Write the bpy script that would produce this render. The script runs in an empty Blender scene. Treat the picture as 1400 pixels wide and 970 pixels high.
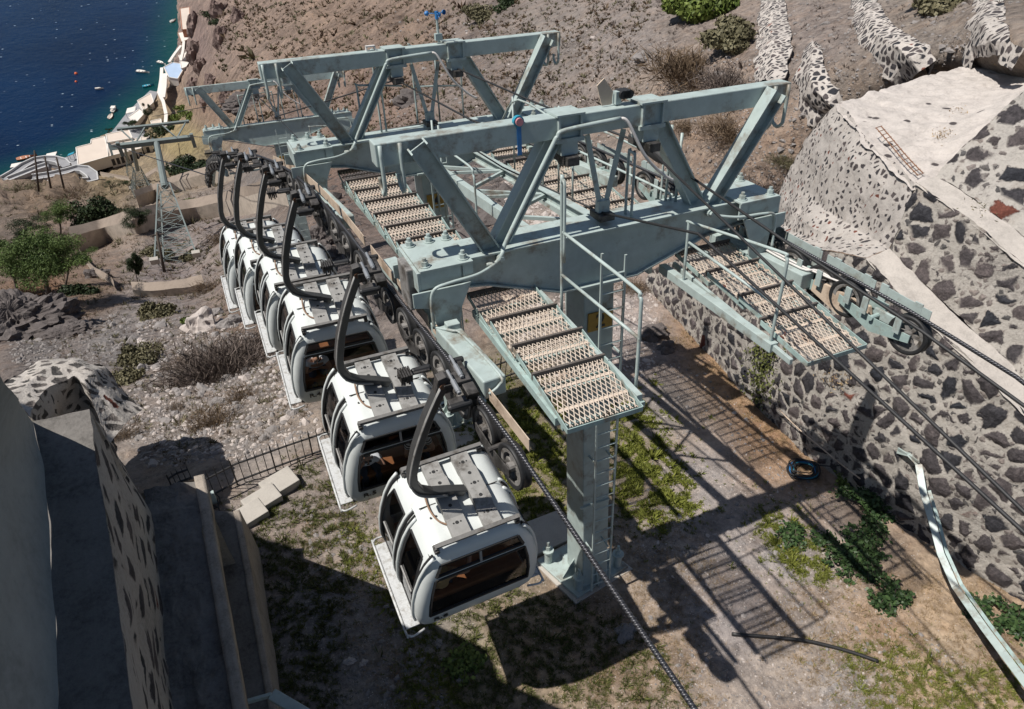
import bpy, math, random
import numpy as np
from mathutils import Vector, Matrix, noise
random.seed(7); RNG = np.random.default_rng(7)
SC = bpy.context.scene
COL = SC.collection
# ---------------------------------------------------------------- camera maths
F = 955.0; PX = 700.0; PY = 485.0            # focal length and centre in pixels of a 1400x970 frame
def nrm(v): v = np.array(v, float); return v/np.linalg.norm(v)
def cr(px, py): return np.array([px-PX, PY-py, -F])
_up = -nrm(cr(600, 1430))
_M = np.stack([nrm(cr(3435, -230)), nrm(cr(216, -130)), -nrm(cr(768, 1960))], 1)
_U, _S, _V = np.linalg.svd(_M); _R = _U@_V
_H, _D, _T = _R[:, 0], _R[:, 1], _R[:, 2]
_Y = nrm(_D-_up*np.dot(_D, _up)); _X = np.cross(_Y, _up)
WM = np.stack([_X, _Y, _up], 0)               # world <- camera
H, D, T = WM@_H, WM@_D, WM@_T                 # tower axes: across, down the line, column
def ray(px, py): return nrm(WM@cr(px, py))
def proj(P):
    c = WM.T@np.array(P, float); return PX+F*c[0]/-c[2], PY-F*c[1]/-c[2]
def depth_of(P): return -(WM.T@np.array(P, float))[2]
B0 = ray(803, 795)*15.2                       # foot of the near pylon
def W(u, v, w): return B0+H*u+D*v+T*w
def uvw(P): d = np.array(P, float)-B0; return np.array([d@H, d@D, d@T])
def on(px, py, axis, val):
    A = {'u': H, 'v': D, 'w': T}[axis]; r = ray(px, py); return r*((val+B0@A)/(r@A))
def onz(px, py, z): r = ray(px, py); return r*(z/r[2])
SKEW = -0.104
def onrope(px, py, c):                        # plane u = c + SKEW*v
    A = H-SKEW*D; r = ray(px, py); return r*((c+B0@A)/(r@A))
SUN = nrm(.60*H+.02*D-T)

cam = bpy.data.objects.new('camera', bpy.data.cameras.new('camera')); COL.objects.link(cam)
cam.data.sensor_width = 36; cam.data.lens = 36*F/1400; cam.data.clip_end = 20000; cam.data.clip_start = 0.05
cam.matrix_world = Matrix([[*WM[i], 0] for i in range(3)]+[[0, 0, 0, 1]])
SC.camera = cam
# ---------------------------------------------------------------- light
wd = bpy.data.worlds.new('World'); SC.world = wd; wd.use_nodes = True
nt = wd.node_tree; bg = nt.nodes['Background']; sky = nt.nodes.new('ShaderNodeTexSky')
sky.sky_type = 'NISHITA'; sky.sun_disc = False
sky.sun_elevation = math.asin(-SUN[2]); sky.sun_rotation = math.atan2(-SUN[0], -SUN[1])
sky.altitude = 200; sky.dust_density = 0.6
nt.links.new(sky.outputs[0], bg.inputs[0]); bg.inputs[1].default_value = 0.062
sun = bpy.data.objects.new('sun', bpy.data.lights.new('sun', 'SUN')); COL.objects.link(sun)
sun.data.energy = 4.9; sun.data.angle = math.radians(0.5); sun.data.color = (1, .955, .89)
sun.rotation_euler = Vector(SUN).to_track_quat('-Z', 'Y').to_euler()
SC.view_settings.view_transform = 'Standard'; SC.view_settings.look = 'None'
SC.view_settings.exposure = 0.2; SC.view_settings.gamma = 1
# ---------------------------------------------------------------- node helpers
class NT:
    def __init__(s, name):
        s.m = bpy.data.materials.new(name); s.m.use_nodes = True; s.t = s.m.node_tree
        s.b = s.t.nodes['Principled BSDF']; s.out = s.t.nodes['Material Output']
    def n(s, typ, **kw):
        nd = s.t.nodes.new(typ)
        for k, v in kw.items():
            if k.startswith('i_'):
                key = k[2:]; key = int(key) if key.isdigit() else key.replace('_', ' ')
                if hasattr(v, 'is_linked') or isinstance(v, bpy.types.NodeSocket): s.t.links.new(v, nd.inputs[key])
                else: nd.inputs[key].default_value = v
            else: setattr(nd, k, v)
        return nd
    def coord(s, scale=1.0, kind='Object'):
        tc = s.n('ShaderNodeTexCoord'); mp = s.n('ShaderNodeMapping')
        s.t.links.new(tc.outputs[kind], mp.inputs[0])
        mp.inputs['Scale'].default_value = (scale,)*3 if isinstance(scale, (int, float)) else scale
        return mp.outputs[0]
    def noise(s, vec, scale, detail=4, rough=.55): 
        return s.n('ShaderNodeTexNoise', i_Vector=vec, i_Scale=scale, i_Detail=detail, i_Roughness=rough).outputs[0]
    def ramp(s, fac, *stops):
        r = s.n('ShaderNodeValToRGB', i_Fac=fac); e = r.color_ramp.elements
        while len(e) < len(stops): e.new(.5)
        for el, (p, c) in zip(e, stops):
            el.position = p; el.color = (*c, 1) if len(c) == 3 else c
        return r.outputs[0]
    def mix(s, fac, a, b, mode='MIX'):
        m = s.n('ShaderNodeMix', data_type='RGBA', blend_type=mode)
        for k, v in ((0, fac), (6, a), (7, b)):
            if isinstance(v, bpy.types.NodeSocket): s.t.links.new(v, m.inputs[k])
            else: m.inputs[k].default_value = (*v, 1) if isinstance(v, tuple) and len(v) == 3 else v
        return m.outputs[2]
    def math(s, op, a, b=0.0, clamp=False):
        m = s.n('ShaderNodeMath', operation=op, use_clamp=clamp)
        for k, v in ((0, a), (1, b)):
            if isinstance(v, bpy.types.NodeSocket): s.t.links.new(v, m.inputs[k])
            else: m.inputs[k].default_value = v
        return m.outputs[0]
    def bump(s, h, strength=.5, dist=.02):
        bp = s.n('ShaderNodeBump', i_Height=h, i_Strength=strength, i_Distance=dist)
        s.t.links.new(bp.outputs[0], s.b.inputs['Normal'])
    def set(s, **kw):
        for k, v in kw.items():
            key = k.replace('_', ' ')
            if isinstance(v, bpy.types.NodeSocket): s.t.links.new(v, s.b.inputs[key])
            else: s.b.inputs[key].default_value = (*v, 1) if isinstance(v, tuple) and len(v) == 3 else v
def simple(name, col, rough=.5, metal=0.0, var=.12, scale=9, bumpd=.004, bs=.15, dirt=None, dirtamt=.62, spec=.5):
    t = NT(name); c = t.coord(1.0); n1 = t.noise(c, scale, 6, .62)
    a = tuple(x*(1-var) for x in col); b = tuple(min(1, x*(1+var)) for x in col)
    colr = t.ramp(n1, (.3, a), (.7, b))
    if dirt:
        n2 = t.noise(c, scale*.37, 8, .7)
        colr = t.mix(t.ramp(n2, (dirtamt-.06, (0, 0, 0)), (dirtamt+.08, (1, 1, 1))), colr, dirt)
    t.set(Base_Color=colr, Roughness=rough, Metallic=metal)
    t.b.inputs['Specular IOR Level'].default_value = spec
    t.bump(t.noise(c, scale*4, 5), bs, bumpd)
    return t.m
M = {}
M['green'] = simple('green_paint', (.36, .425, .408), .45, 0, .12, 5, dirt=(.19, .165, .13), dirtamt=.59)
M['green_grey'] = simple('dull_galvanised_green', (.14, .17, .165), .6, 0, .12, 1)
M['green_dirty'] = simple('weathered_green_paint', (.30, .39, .37), .55, 0, .18, 7, dirt=(.20, .15, .11), dirtamt=.58)
M['grate'] = simple('tan_grate_paint', (.54, .455, .375), .6, 0, .12, 8, dirt=(.42, .30, .22), dirtamt=.6)
M['grate_edge'] = simple('dark_grate_edge', (.10, .085, .075), .7, 0, .2, 9)
M['white'] = simple('white_shell_paint', (.58, .61, .60), .3, 0, .04, 4, dirt=(.50, .50, .46), dirtamt=.64)
M['grey_steel'] = simple('stained_grey_steel', (.27, .265, .255), .6, .0, .14, 6, dirt=(.09, .08, .07), dirtamt=.59)
M['bar_steel'] = simple('dark_bar_steel', (.15, .145, .14), .6, 0, .2, 9, dirt=(.07, .06, .05), dirtamt=.56)
M['hanger'] = simple('charcoal_hanger_paint', (.052, .052, .052), .38, 0, .15, 9)
M['black'] = simple('black_rubber', (.018, .018, .019), .6, 0, .3, 12)
M['machine'] = simple('greasy_machine_steel', (.07, .065, .062), .55, .2, .4, 14, dirt=(.02, .018, .015), dirtamt=.52)
M['silver'] = simple('bright_cylinder_steel', (.36, .37, .38), .35, .6, .08, 10)
M['rim'] = simple('grey_rim_paint', (.21, .20, .19), .6, 0, .2, 12, dirt=(.06, .05, .04), dirtamt=.55)
M['tan_steel'] = simple('worn_tan_steel', (.50, .40, .31), .6, 0, .12, 6, dirt=(.25, .18, .13), dirtamt=.58)
M['rust'] = simple('rusty_iron', (.20, .10, .055), .85, 0, .35, 14)
M['orange'] = simple('orange_bench_plastic', (.24, .09, .03), .5, 0, .1, 8)
M['galv'] = simple('galvanised_plate', (.50, .51, .51), .5, .1, .12, 30, dirt=(.33, .32, .30), dirtamt=.55)
M['iron'] = simple('black_iron', (.022, .021, .021), .5, 0, .3, 12)
M['darkwood'] = simple('weathered_pole_wood', (.06, .045, .035), .85, 0, .3, 8)
M['interior'] = simple('dark_interior_lining', (.05, .045, .042), .7, 0, .2, 8)
M['yellow'] = simple('yellow_number_plate', (.34, .20, .03), .5, 0, .12, 12)
M['blue'] = simple('blue_plastic', (.03, .17, .42), .5, 0, .12, 12)
M['teal'] = simple('teal_strap', (.02, .25, .36), .6, 0, .2, 20)
M['pink'] = simple('pink_heat_sleeve', (.55, .22, .24), .6, 0, .2, 20)
M['whiteplastic'] = simple('white_conduit', (.60, .57, .54), .5, 0, .08, 12)
M['bronze'] = simple('brown_cable', (.22, .13, .08), .6, 0, .2, 14)
M['text'] = simple('black_lettering', (.02, .02, .022), .5, 0, .05, 10)
def glass():
    t = NT('tinted_window_glass'); tr = t.n('ShaderNodeBsdfTransparent'); tr.inputs[0].default_value = (.86, .87, .88, 1)
    gl = t.n('ShaderNodeBsdfGlossy'); gl.inputs['Roughness'].default_value = .04
    fr = t.n('ShaderNodeFresnel'); fr.inputs[0].default_value = 1.5
    mx = t.n('ShaderNodeMixShader'); t.t.links.new(fr.outputs[0], mx.inputs[0])
    t.t.links.new(tr.outputs[0], mx.inputs[1]); t.t.links.new(gl.outputs[0], mx.inputs[2])
    t.t.links.new(mx.outputs[0], t.out.inputs[0]); return t.m
M['glass'] = glass()
def ropemat():
    t = NT('stranded_steel_rope'); c = t.n('ShaderNodeTexCoord').outputs['UV']
    w = t.n('ShaderNodeTexWave', wave_type='BANDS', bands_direction='DIAGONAL', i_Vector=c, i_Scale=1.0)
    t.set(Base_Color=t.ramp(w.outputs[1], (.15, (.03, .03, .034)), (.8, (.08, .08, .088))), Roughness=.35, Metallic=.5)
    t.bump(w.outputs[1], .8, .006); return t.m
M['rope'] = ropemat()
# ---------------------------------------------------------------- mesh helpers
class MB:
    def __init__(s): s.v = []; s.f = []; s.uv = None
    def add(s, vs, fs):
        o = len(s.v); s.v.extend([tuple(map(float, p)) for p in vs]); s.f.extend([tuple(i+o for i in f) for f in fs]); return s
    def obox(s, c, ax, ay, az, bev=0):
        c = np.array(c, float); ax, ay, az = (np.array(q, float) for q in (ax, ay, az))
        vs = [c+i*ax+j*ay+k*az for i in (-1, 1) for j in (-1, 1) for k in (-1, 1)]
        return s.add(vs, [(0, 1, 3, 2), (4, 6, 7, 5), (0, 4, 5, 1), (2, 3, 7, 6), (0, 2, 6, 4), (1, 5, 7, 3)])
    def box(s, x0, x1, y0, y1, z0, z1):
        return s.obox(((x0+x1)/2, (y0+y1)/2, (z0+z1)/2), ((x1-x0)/2, 0, 0), (0, (y1-y0)/2, 0), (0, 0, (z1-z0)/2))
    def beam(s, p, q, w, h, up=(0, 0, 1)):
        p = np.array(p, float); q = np.array(q, float); d = q-p; L = np.linalg.norm(d); d = d/L
        sd = np.cross(d, up); sd = sd/(np.linalg.norm(sd)+1e-9); u2 = np.cross(sd, d)
        return s.obox((p+q)/2, d*L/2, sd*w/2, u2*h/2)
    def ibeam(s, p, q, w, h, t=.02, up=(0, 0, 1)):
        p = np.array(p, float); q = np.array(q, float); d = nrm(q-p)
        sd = nrm(np.cross(d, up)); u2 = np.cross(sd, d)
        s.beam(p+u2*(h/2-t/2), q+u2*(h/2-t/2), w, t, up); s.beam(p-u2*(h/2-t/2), q-u2*(h/2-t/2), w, t, up)
        return s.beam(p, q, t, h-2*t, up)
    def tube(s, pts, r, n=8, cap=True, taper=None, smooth=0):
        P = [np.array(p, float) for p in pts]
        if smooth:
            Q = []
            for i in range(len(P)-1):
                p0 = P[max(i-1, 0)]; p1 = P[i]; p2 = P[i+1]; p3 = P[min(i+2, len(P)-1)]
                for k in range(smooth):
                    t = k/smooth
                    Q.append(.5*((2*p1)+(-p0+p2)*t+(2*p0-5*p1+4*p2-p3)*t*t+(-p0+3*p1-3*p2+p3)*t**3))
            Q.append(P[-1]); P = Q
        m = len(P); rs = r if isinstance(r, (list, tuple)) else [r]*m
        if len(rs) != m: rs = list(np.interp(np.linspace(0, 1, m), np.linspace(0, 1, len(rs)), rs))
        vs = []; ref = None
        for i in range(m):
            d = P[min(i+1, m-1)]-P[max(i-1, 0)]; d = d/(np.linalg.norm(d)+1e-12)
            if ref is None:
                a = np.array([0, 0, 1.]) if abs(d[2]) < .9 else np.array([1., 0, 0]); ref = np.cross(d, a)
            ref = ref-d*np.dot(ref, d); ref = ref/np.linalg.norm(ref); b = np.cross(d, ref)
            for k in range(n):
                a = 2*math.pi*k/n; vs.append(P[i]+rs[i]*(math.cos(a)*ref+math.sin(a)*b))
        fs = [(i*n+k, i*n+(k+1) % n, (i+1)*n+(k+1) % n, (i+1)*n+k) for i in range(m-1) for k in range(n)]
        if cap: fs += [tuple(range(n))[::-1], tuple((m-1)*n+k for k in range(n))]
        return s.add(vs, fs)
    def cyl(s, p, q, r, n=16): return s.tube([p, q], r, n)
    def prism(s, poly, off):                   # poly: 3D points of one face, off: extrusion vector
        n = len(poly); off = np.array(off, float); a = [np.array(p, float) for p in poly]
        return s.add(a+[p+off for p in a], [tuple(range(n))[::-1], tuple(range(n, 2*n))]+[(i, (i+1) % n, n+(i+1) % n, n+i) for i in range(n)])
    def lathe(s, c, axis, prof, n=24):         # prof: (radius, offset along axis)
        c = np.array(c, float); ax = nrm(axis); a = np.array([0, 0, 1.]) if abs(ax[2]) < .9 else np.array([1., 0, 0])
        e1 = nrm(np.cross(ax, a)); e2 = np.cross(ax, e1); m = len(prof); vs = []
        for r, o in prof:
            for k in range(n):
                t = 2*math.pi*k/n; vs.append(c+ax*o+r*(math.cos(t)*e1+math.sin(t)*e2))
        return s.add(vs, [(i*n+k, i*n+(k+1) % n, (i+1)*n+(k+1) % n, (i+1)*n+k) for i in range(m-1) for k in range(n)])
    def build(s, name, mat, parent=None, smooth=False, bevel=0.0, org=None, **tags):
        me = bpy.data.meshes.new(name)
        vs = s.v
        if org is not None: vs = [(x-org[0], y-org[1], z-org[2]) for x, y, z in vs]
        me.from_pydata(vs, [], s.f); me.update()
        if mat is not None: me.materials.append(M[mat] if isinstance(mat, str) else mat)
        if smooth: me.polygons.foreach_set('use_smooth', [True]*len(me.polygons))
        o = bpy.data.objects.new(name, me); COL.objects.link(o)
        if parent is not None: o.parent = parent
        if org is not None: o.location = org
        if bevel:
            b = o.modifiers.new('bevel', 'BEVEL'); b.width = bevel; b.segments = 2; b.limit_method = 'ANGLE'; b.angle_limit = .6
            b.harden_normals = False
        for k, v in tags.items(): o[k] = v
        return o
def thing(name, label, cat, loc=(0, 0, 0), group=None, mat=None):
    o = bpy.data.objects.new(name, None); COL.objects.link(o); o.empty_display_size = .2
    if mat is not None: o.matrix_world = mat
    else: o.location = loc
    o['label'] = label; o['category'] = cat
    if group: o['group'] = group
    return o
def tag(o, label, cat, group=None):
    o['label'] = label; o['category'] = cat
    if group: o['group'] = group
    return o
def copy_tree(o, parent=None):
    c = o.copy(); COL.objects.link(c); c.parent = parent
    for ch in list(o.children): copy_tree(ch, c)
    return c
def frame(u, v, w, th=0.0):                    # tower frame, pitched by th about the cross axis
    c, s = math.cos(th), math.sin(th); D2 = c*D-s*T; T2 = c*T+s*D; o = W(u, v, w)
    return Matrix([[H[i], D2[i], T2[i], o[i]] for i in range(3)]+[[0, 0, 0, 1]])
def textmesh(name, s, size, mat, parent, mw, extr=.004, **tags):
    cu = bpy.data.curves.new(name, 'FONT'); cu.body = s; cu.size = size; cu.extrude = extr; cu.align_x = 'CENTER'; cu.align_y = 'CENTER'
    cu.offset = size*.012
    tmp = bpy.data.objects.new(name+'_c', cu); COL.objects.link(tmp)
    bpy.context.view_layer.update()
    me = bpy.data.meshes.new_from_object(tmp.evaluated_get(bpy.context.evaluated_depsgraph_get()))
    bpy.data.objects.remove(tmp)
    me.name = name; me.materials.clear(); me.materials.append(M[mat])
    o = bpy.data.objects.new(name, me); COL.objects.link(o); o.parent = parent; o.matrix_local = mw
    for k, v in tags.items(): o[k] = v
    return o
# ================================================================ PYLONS (tower frame: x across, y down the line, z column)
G_P = 'green steel cable car pylons'
def make_pylon(number, label):
    t = thing('cable_pylon', label, 'pylon', group=G_P, mat=frame(0, 0, 0))
    # column: slightly tapered rectangular tube
    b = MB(); x0, x1, y0, y1 = -.20, .36, -.17, .52; X0, X1, Y0, Y1 = -.37, .14, -.20, .44
    b.add([(x0, y0, .1), (x1, y0, .1), (x1, y1, .1), (x0, y1, .1), (X0, Y0, 7.0), (X1, Y0, 7.0), (X1, Y1, 7.0), (X0, Y1, 7.0)],
          [(3, 2, 1, 0), (4, 5, 6, 7), (0, 1, 5, 4), (1, 2, 6, 5), (2, 3, 7, 6), (3, 0, 4, 7)])
    col = b.build('column', 'green', t, bevel=.02)
    b = MB(); b.box(-.47, .24, -.30, .54, 7.0, 7.04); b.build('cap_flange', 'green', t)
    for z in (2.4, 4.7): b = MB(); b.box(-.33, .27, -.225, -.18, z, z+.03); b.build('column_band', 'green', t)
    PLC = [(-.40, -.32), (.92, -.08), (.56, 1.06), (-.74, .84)]; b = MB(); b.prism([(x, y, .04) for x, y in PLC], (0, 0, .06))
    b.build('base_plate', 'green', t, bevel=.008)
    for px_, py_ in PLC:
        b = MB(); cx, cy = .085+(px_-.085)*.76, .375+(py_-.375)*.76
        b.cyl((cx, cy, .1), (cx, cy, .42), .085, 16); b.cyl((cx, cy, .42), (cx, cy, .46), .12, 16); b.cyl((cx, cy, .46), (cx, cy, .56), .055, 6); b.cyl((cx, cy, .56), (cx, cy, .68), .03, 8)
        b.build('anchor_bolt', 'green', t)
    for s in (-1, 1):
        b = MB(); b.prism([(.08+s*.28, .18, .1), (.08+s*.55, .18, .1), (.08+s*.55, .18, .16), (.08+s*.26, .18, .65)], (0, .03, 0))
        b.build('gusset', 'green', t); b = MB(); b.prism([(.08, .175+s*.34, .1), (.08, .175+s*.48, .1), (.08, .175+s*.48, .16), (.08, .175+s*.33, .6)], (.03, 0, 0))
        b.build('gusset', 'green', t)
    # ladder on the front
    b = MB()
    for x in (-.20, .19): b.beam((x+.05, -.44, .28), (x-.03, -.44, 7.6 if x < 0 else 7.5), .035, .03, (0, 1, 0))
    for k in range(24): z = .45+.295*k; s_ = .05-.011*z; b.cyl((-.20+s_, -.44, z), (.19+s_, -.44, z), .014, 6)
    for z in (1.4, 3.6, 5.8):
        for x in (-.17, .17): b.box(x-.012, x+.012, -.44, -.17, z, z+.03)
    b.build('ladder', 'green', t)
    # lower girder: box with a belly
    h = [(-2.85, 7.56), (-1.9, 7.42), (-.75, 7.03), (.5, 7.03), (1.7, 7.42), (2.85, 7.56)]
    b = MB(); poly = [(x, -.2, z) for x, z in h]+[(2.85, -.2, 7.84), (-2.85, -.2, 7.84)]
    b.prism(poly, (0, .5, 0)); b.build('girder', 'green', t, bevel=.012)
    b = MB(); b.box(-2.83, 2.83, -.27, .37, 7.842, 7.866)
    for i in range(5):
        p, q = h[i], h[i+1]; b.beam((p[0], .05, p[1]-.012), (q[0], .05, q[1]-.012), .62, .022)
    b.build('girder_flange', 'green', t)
    for s in (-1, 1):
        b = MB(); b.box(s*2.5-.36, s*2.5+.36, -.42, .52, 7.87, 7.90); b.box(s*2.5-.36, s*2.5+.36, -.4, -.37, 7.62, 7.87)
        b.box(s*2.88-.02, s*2.88+.02, -.4, .5, 7.58, 7.87); b.box(s*2.3-.02, s*2.3+.02, -.4, .5, 7.58, 7.87)
        b.build('end_plate', 'green', t, bevel=.005)
        for x, y in ((-.26, -.3), (.26, -.3), (-.26, .4), (.26, .4), (.02, .42)):
            b = MB(); c = (s*2.5+x, y); b.cyl((*c, 7.9), (*c, 7.915), .075, 12); b.cyl((*c, 7.915), (*c, 7.975), .052, 6); b.cyl((*c, 7.975), (*c, 8.02), .028, 8)
            b.build('nut', 'green', t)
        # hanging bracket that carries the sheave beam
        b = MB()
        for y in (-.46, .5):
            b.prism([(s*2.2, y, 7.62), (s*3.0, y, 7.62), (s*3.0, y, 7.42), (s*2.75, y, 7.35), (s*2.7, y, 6.75), (s*2.45, y, 6.75), (s*2.35, y, 7.3)], (0, .03, 0))
        b.box(s*2.58-.16, s*2.58+.16, -.43, .5, 6.85, 7.0)
        b.build('sheave_bracket', 'green', t, bevel=.004)
        b = MB(); b.tube([(s*1.8, -.33, 7.74), (s*2.1, -.44, 7.70), (s*2.5, -.5, 7.7), (s*2.72, -.5, 7.65), (s*2.78, -.5, 7.45), (s*2.78, -.52, 7.1)], .022, 8, smooth=5)
        b.build('conduit', 'green', t, smooth=True)
    # upper beam
    b = MB(); b.box(-3.16, 2.96, -.14, .12, 9.2, 9.48); b.build('upper_beam', 'green', t, bevel=.014)
    for x in (-.62, .62):
        b = MB(); b.box(x-.2, x+.2, -.19, .17, 9.15, 9.205); b.box(x-.17, x-.14, -.19, .17, 9.2, 9.5); b.box(x+.14, x+.17, -.19, .17, 9.2, 9.5); b.box(x-.2, x+.2, -.2, .2, 9.484, 9.51)
        b.box(x-.12, x+.12, -.16, .14, 8.98, 9.15)
        b.build('beam_collar', 'green', t)
    for x in (-3.1, -2.86, 2.66, 2.9):
        b = MB(); b.tube([(x, -.16, 9.46), (x, -.16, 9.0), (x, -.14, 8.9), (x, -.05, 8.84), (x, .06, 8.9), (x, .08, 9.02)], .026, 8, smooth=3); b.build('cable_hook', 'green', t, smooth=True)
    # four struts in two Vs
    for (xb, xt) in ((-1.78, -2.68), (-1.62, -.8), (1.62, .8), (1.78, 2.6)):
        b = MB(); yb = -.1 if abs(xt) > 2 else .02
        b.ibeam((xb, yb, 7.86), (xt, yb, 9.2 if abs(xt) < 2 else 9.42) if abs(xt) < 2 else (xt, yb-.16, 9.42), .20, .24, .022, up=(1, 0, 0) if True else None)
        b.build('strut', 'green', t)
    for x in (-1.7, 1.7):
        b = MB(); b.cyl((x, -.3, 7.78), (x, -.22, 7.78), .06, 12); b.cyl((x, -.34, 7.78), (x, -.3, 7.78), .04, 6); b.build('pin', 'green', t)
    # rope saddle hanger in the middle: a V of flats
    b = MB(); b.beam((-.28, 0, 9.15), (-.04, 0, 8.1), .07, .03, (0, 1, 0)); b.beam((.28, 0, 9.15), (.04, 0, 8.1), .07, .03, (0, 1, 0)); b.box(-.09, .09, -.05, .05, 8.0, 8.2)
    b.build('saddle_hanger', 'green', t)
    b = MB(); b.box(-.12, .12, -.16, .16, 7.93, 8.03); b.build('saddle', 'machine', t, bevel=.01)
    for x in (-.62, .62):
        b = MB(); b.box(x-.09, x+.09, -.28, .28, 8.86, 8.98); b.cyl((x-.07, 0, 8.92), (x+.07, 0, 8.92), .11, 14); b.build('cable_clamp', 'machine', t, bevel=.01)
    # conduit running up one strut and along the beam
    b = MB(); b.tube([(-1.9, -.26, 7.72), (-1.78, -.3, 7.74), (-1.68, -.3, 7.86), (-1.58, -.24, 8.02), (-.92, -.2, 9.1), (-.82, -.2, 9.25), (-.7, -.2, 9.32), (.1, -.2, 9.36)], .03, 8, smooth=5)
    b.build('conduit', 'green', t, smooth=True)
    b = MB(); b.tube([(.1, -.2, 9.36), (.2, -.24, 9.3), (.45, -.3, 8.85), (.75, -.3, 8.55), (.95, -.3, 8.42)], .022, 8, smooth=6); b.build('cable_sleeve', 'whiteplastic', t, smooth=True)
    # number plate
    b = MB(); b.box(-.30, .12, -.232, -.205, 6.2, 6.52)
    pl = b.build('number_plate', 'yellow', t)
    if number:
        textmesh('number', number, .34, 'text', pl, Matrix.Translation((-.09, -.236, 6.36))@Matrix.Rotation(math.radians(90), 4, 'X'))
    return t
near = make_pylon('2', 'nearest green cable car pylon, with ladder and base plate on the grassy plot')
def copy_pylon(mw, num, label):
    c = copy_tree(near); c.matrix_world = mw; c['label'] = label
    for ch in c.children:
        if ch.name.startswith('number_plate'):
            for g in list(ch.children): bpy.data.objects.remove(g)
            if num: textmesh('number', num, .34, 'text', ch, Matrix.Translation((-.09, -.236, 6.36))@Matrix.Rotation(math.radians(90), 4, 'X'))
    return c
mid = copy_pylon(frame(-.63, 6.13, -.03), '', 'middle green cable car pylon with a wind gauge on its upper beam')
for ch in mid.children:
    if ch.name.startswith('number_plate'): textmesh('number', '4', .34, 'text', ch, Matrix.Translation((-.09, -.236, 6.36))@Matrix.Rotation(math.radians(90), 4, 'X'))
far = copy_pylon(frame(-2.32, 21.1, -3.22, math.radians(7)), '5', 'farthest of the three low green pylons, behind the hanging cabins')

# ---------------------------------------------------------------- walkways
def grate_panel(par, c, wx, ly, tilt=0.0, z=0.0):
    """one expanded-metal panel in tower frame centred at c (u,v,w)"""
    cu, cv, cw = c; ct, st = math.cos(tilt), math.sin(tilt)
    def P(x, y, zz=0): return W(cu+x, cv+y*ct-zz*st, cw+y*st+zz*ct)
    o = MB(); px, py = .062, .15; t = .011
    hx, hy = wx/2-.03, ly/2-.03
    slope = px/py                           # strands x = +-slope*y + k*px
    k0 = int((hx+slope*hy)/px)+1; up = T
    for sgn in (1, -1):
        for k in range(-k0, k0+1):
            pts = []
            # clip line x = k*px + sgn*slope*y to the rectangle
            ys = [-hy, hy]; xa, xb = k*px+sgn*slope*ys[0], k*px+sgn*slope*ys[1]
            y0, y1 = ys
            def yat(x): return (x-k*px)/(sgn*slope)
            if xa < -hx: y0 = yat(-hx)
            if xa > hx: y0 = yat(hx)
            if xb < -hx: y1 = yat(-hx)
            if xb > hx: y1 = yat(hx)
            y0 = max(y0, -hy); y1 = min(y1, hy)
            if y1-y0 < .03: continue
            o.beam(P(k*px+sgn*slope*y0, y0, .002*sgn), P(k*px+sgn*slope*y1, y1, .002*sgn), .0105, .006, up)
    for y in (-ly*.17, ly*.2): o.beam(P(-hx, y, -.014), P(hx, y, -.014), .05, .012, up)
    g = o.build('grate_panel', 'grate', par)
    e = MB()
    for s in (-1, 1): e.beam(P(s*wx/2, -ly/2, -.02), P(s*wx/2, ly/2, -.02), .012, .07, up)
    e.beam(P(-wx/2, -ly/2, -.02), P(wx/2, -ly/2, -.02), .012, .06, up)
    e.build('panel_frame', 'green_dirty', g)
    e = MB(); e.beam(P(-wx/2-.01, ly/2, -.01), P(wx/2+.01, ly/2, -.01), .035, .09, up); e.build('panel_lip', 'grate_edge', g)
    return g
def rail(par, pts_list, r=.021, mat='green'):
    b = MB()
    for pts in pts_list: b.tube(pts, r, 8, smooth=4 if len(pts) > 2 else 0)
    return b.build('handrail', mat, par, smooth=True)
wg = 'steel grating walkways'
wk = thing('walkway', 'short stepped grating walkway with tall handrail in front of the nearest pylon', 'walkway', group=wg)
def px_panel(par, corners, w, tilt):
    c = [uvw(on(x, y, 'w', w)) for x, y in corners]; m = sum(c)/4
    wx = (abs(c[1][0]-c[0][0])+abs(c[3][0]-c[2][0]))/2; ly = abs((c[0][1]+c[1][1])/2-(c[2][1]+c[3][1])/2)
    return grate_panel(par, tuple(m), wx-.02, ly+.10, tilt)
ns = [(638, 410), (731, 395), (669, 447), (764, 427), (701, 484), (798, 459), (734, 522), (837, 496), (765, 578), (872, 551)]
for i in range(4): px_panel(wk, [ns[2*i], ns[2*i+1], ns[2*i+2], ns[2*i+3]], 7.15, .17)
b = MB(); b.beam(W(-1.13, -.2, 7.07), W(-1.18, -3.0, 7.07), .07, .15, T); b.build('side_beam', 'green', wk)
b = MB(); b.beam(W(-2.12, -.25, 7.03), W(-2.15, -2.9, 7.03), .06, .1, T)
for v in (-.3, -.95, -1.7, -2.4, -3.0): b.beam(W(-2.15, v, 7.02), W(-1.12, v, 7.02), .05, .06, T)
b.build('cross_bearers', 'green_dirty', wk)
def ru(u, *pts): return [on(x, y, 'u', u) for x, y in pts]
q0, q1, q2 = (uvw(on(x, y, 'u', -1.12)) for x, y in ((768, 425), (768, 250), (770, 318))); q3, q4, q5, q6 = (uvw(on(x, y, 'u', -1.12)) for x, y in ((878, 402), (768, 376), (875, 464), (870, 521)))
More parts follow.
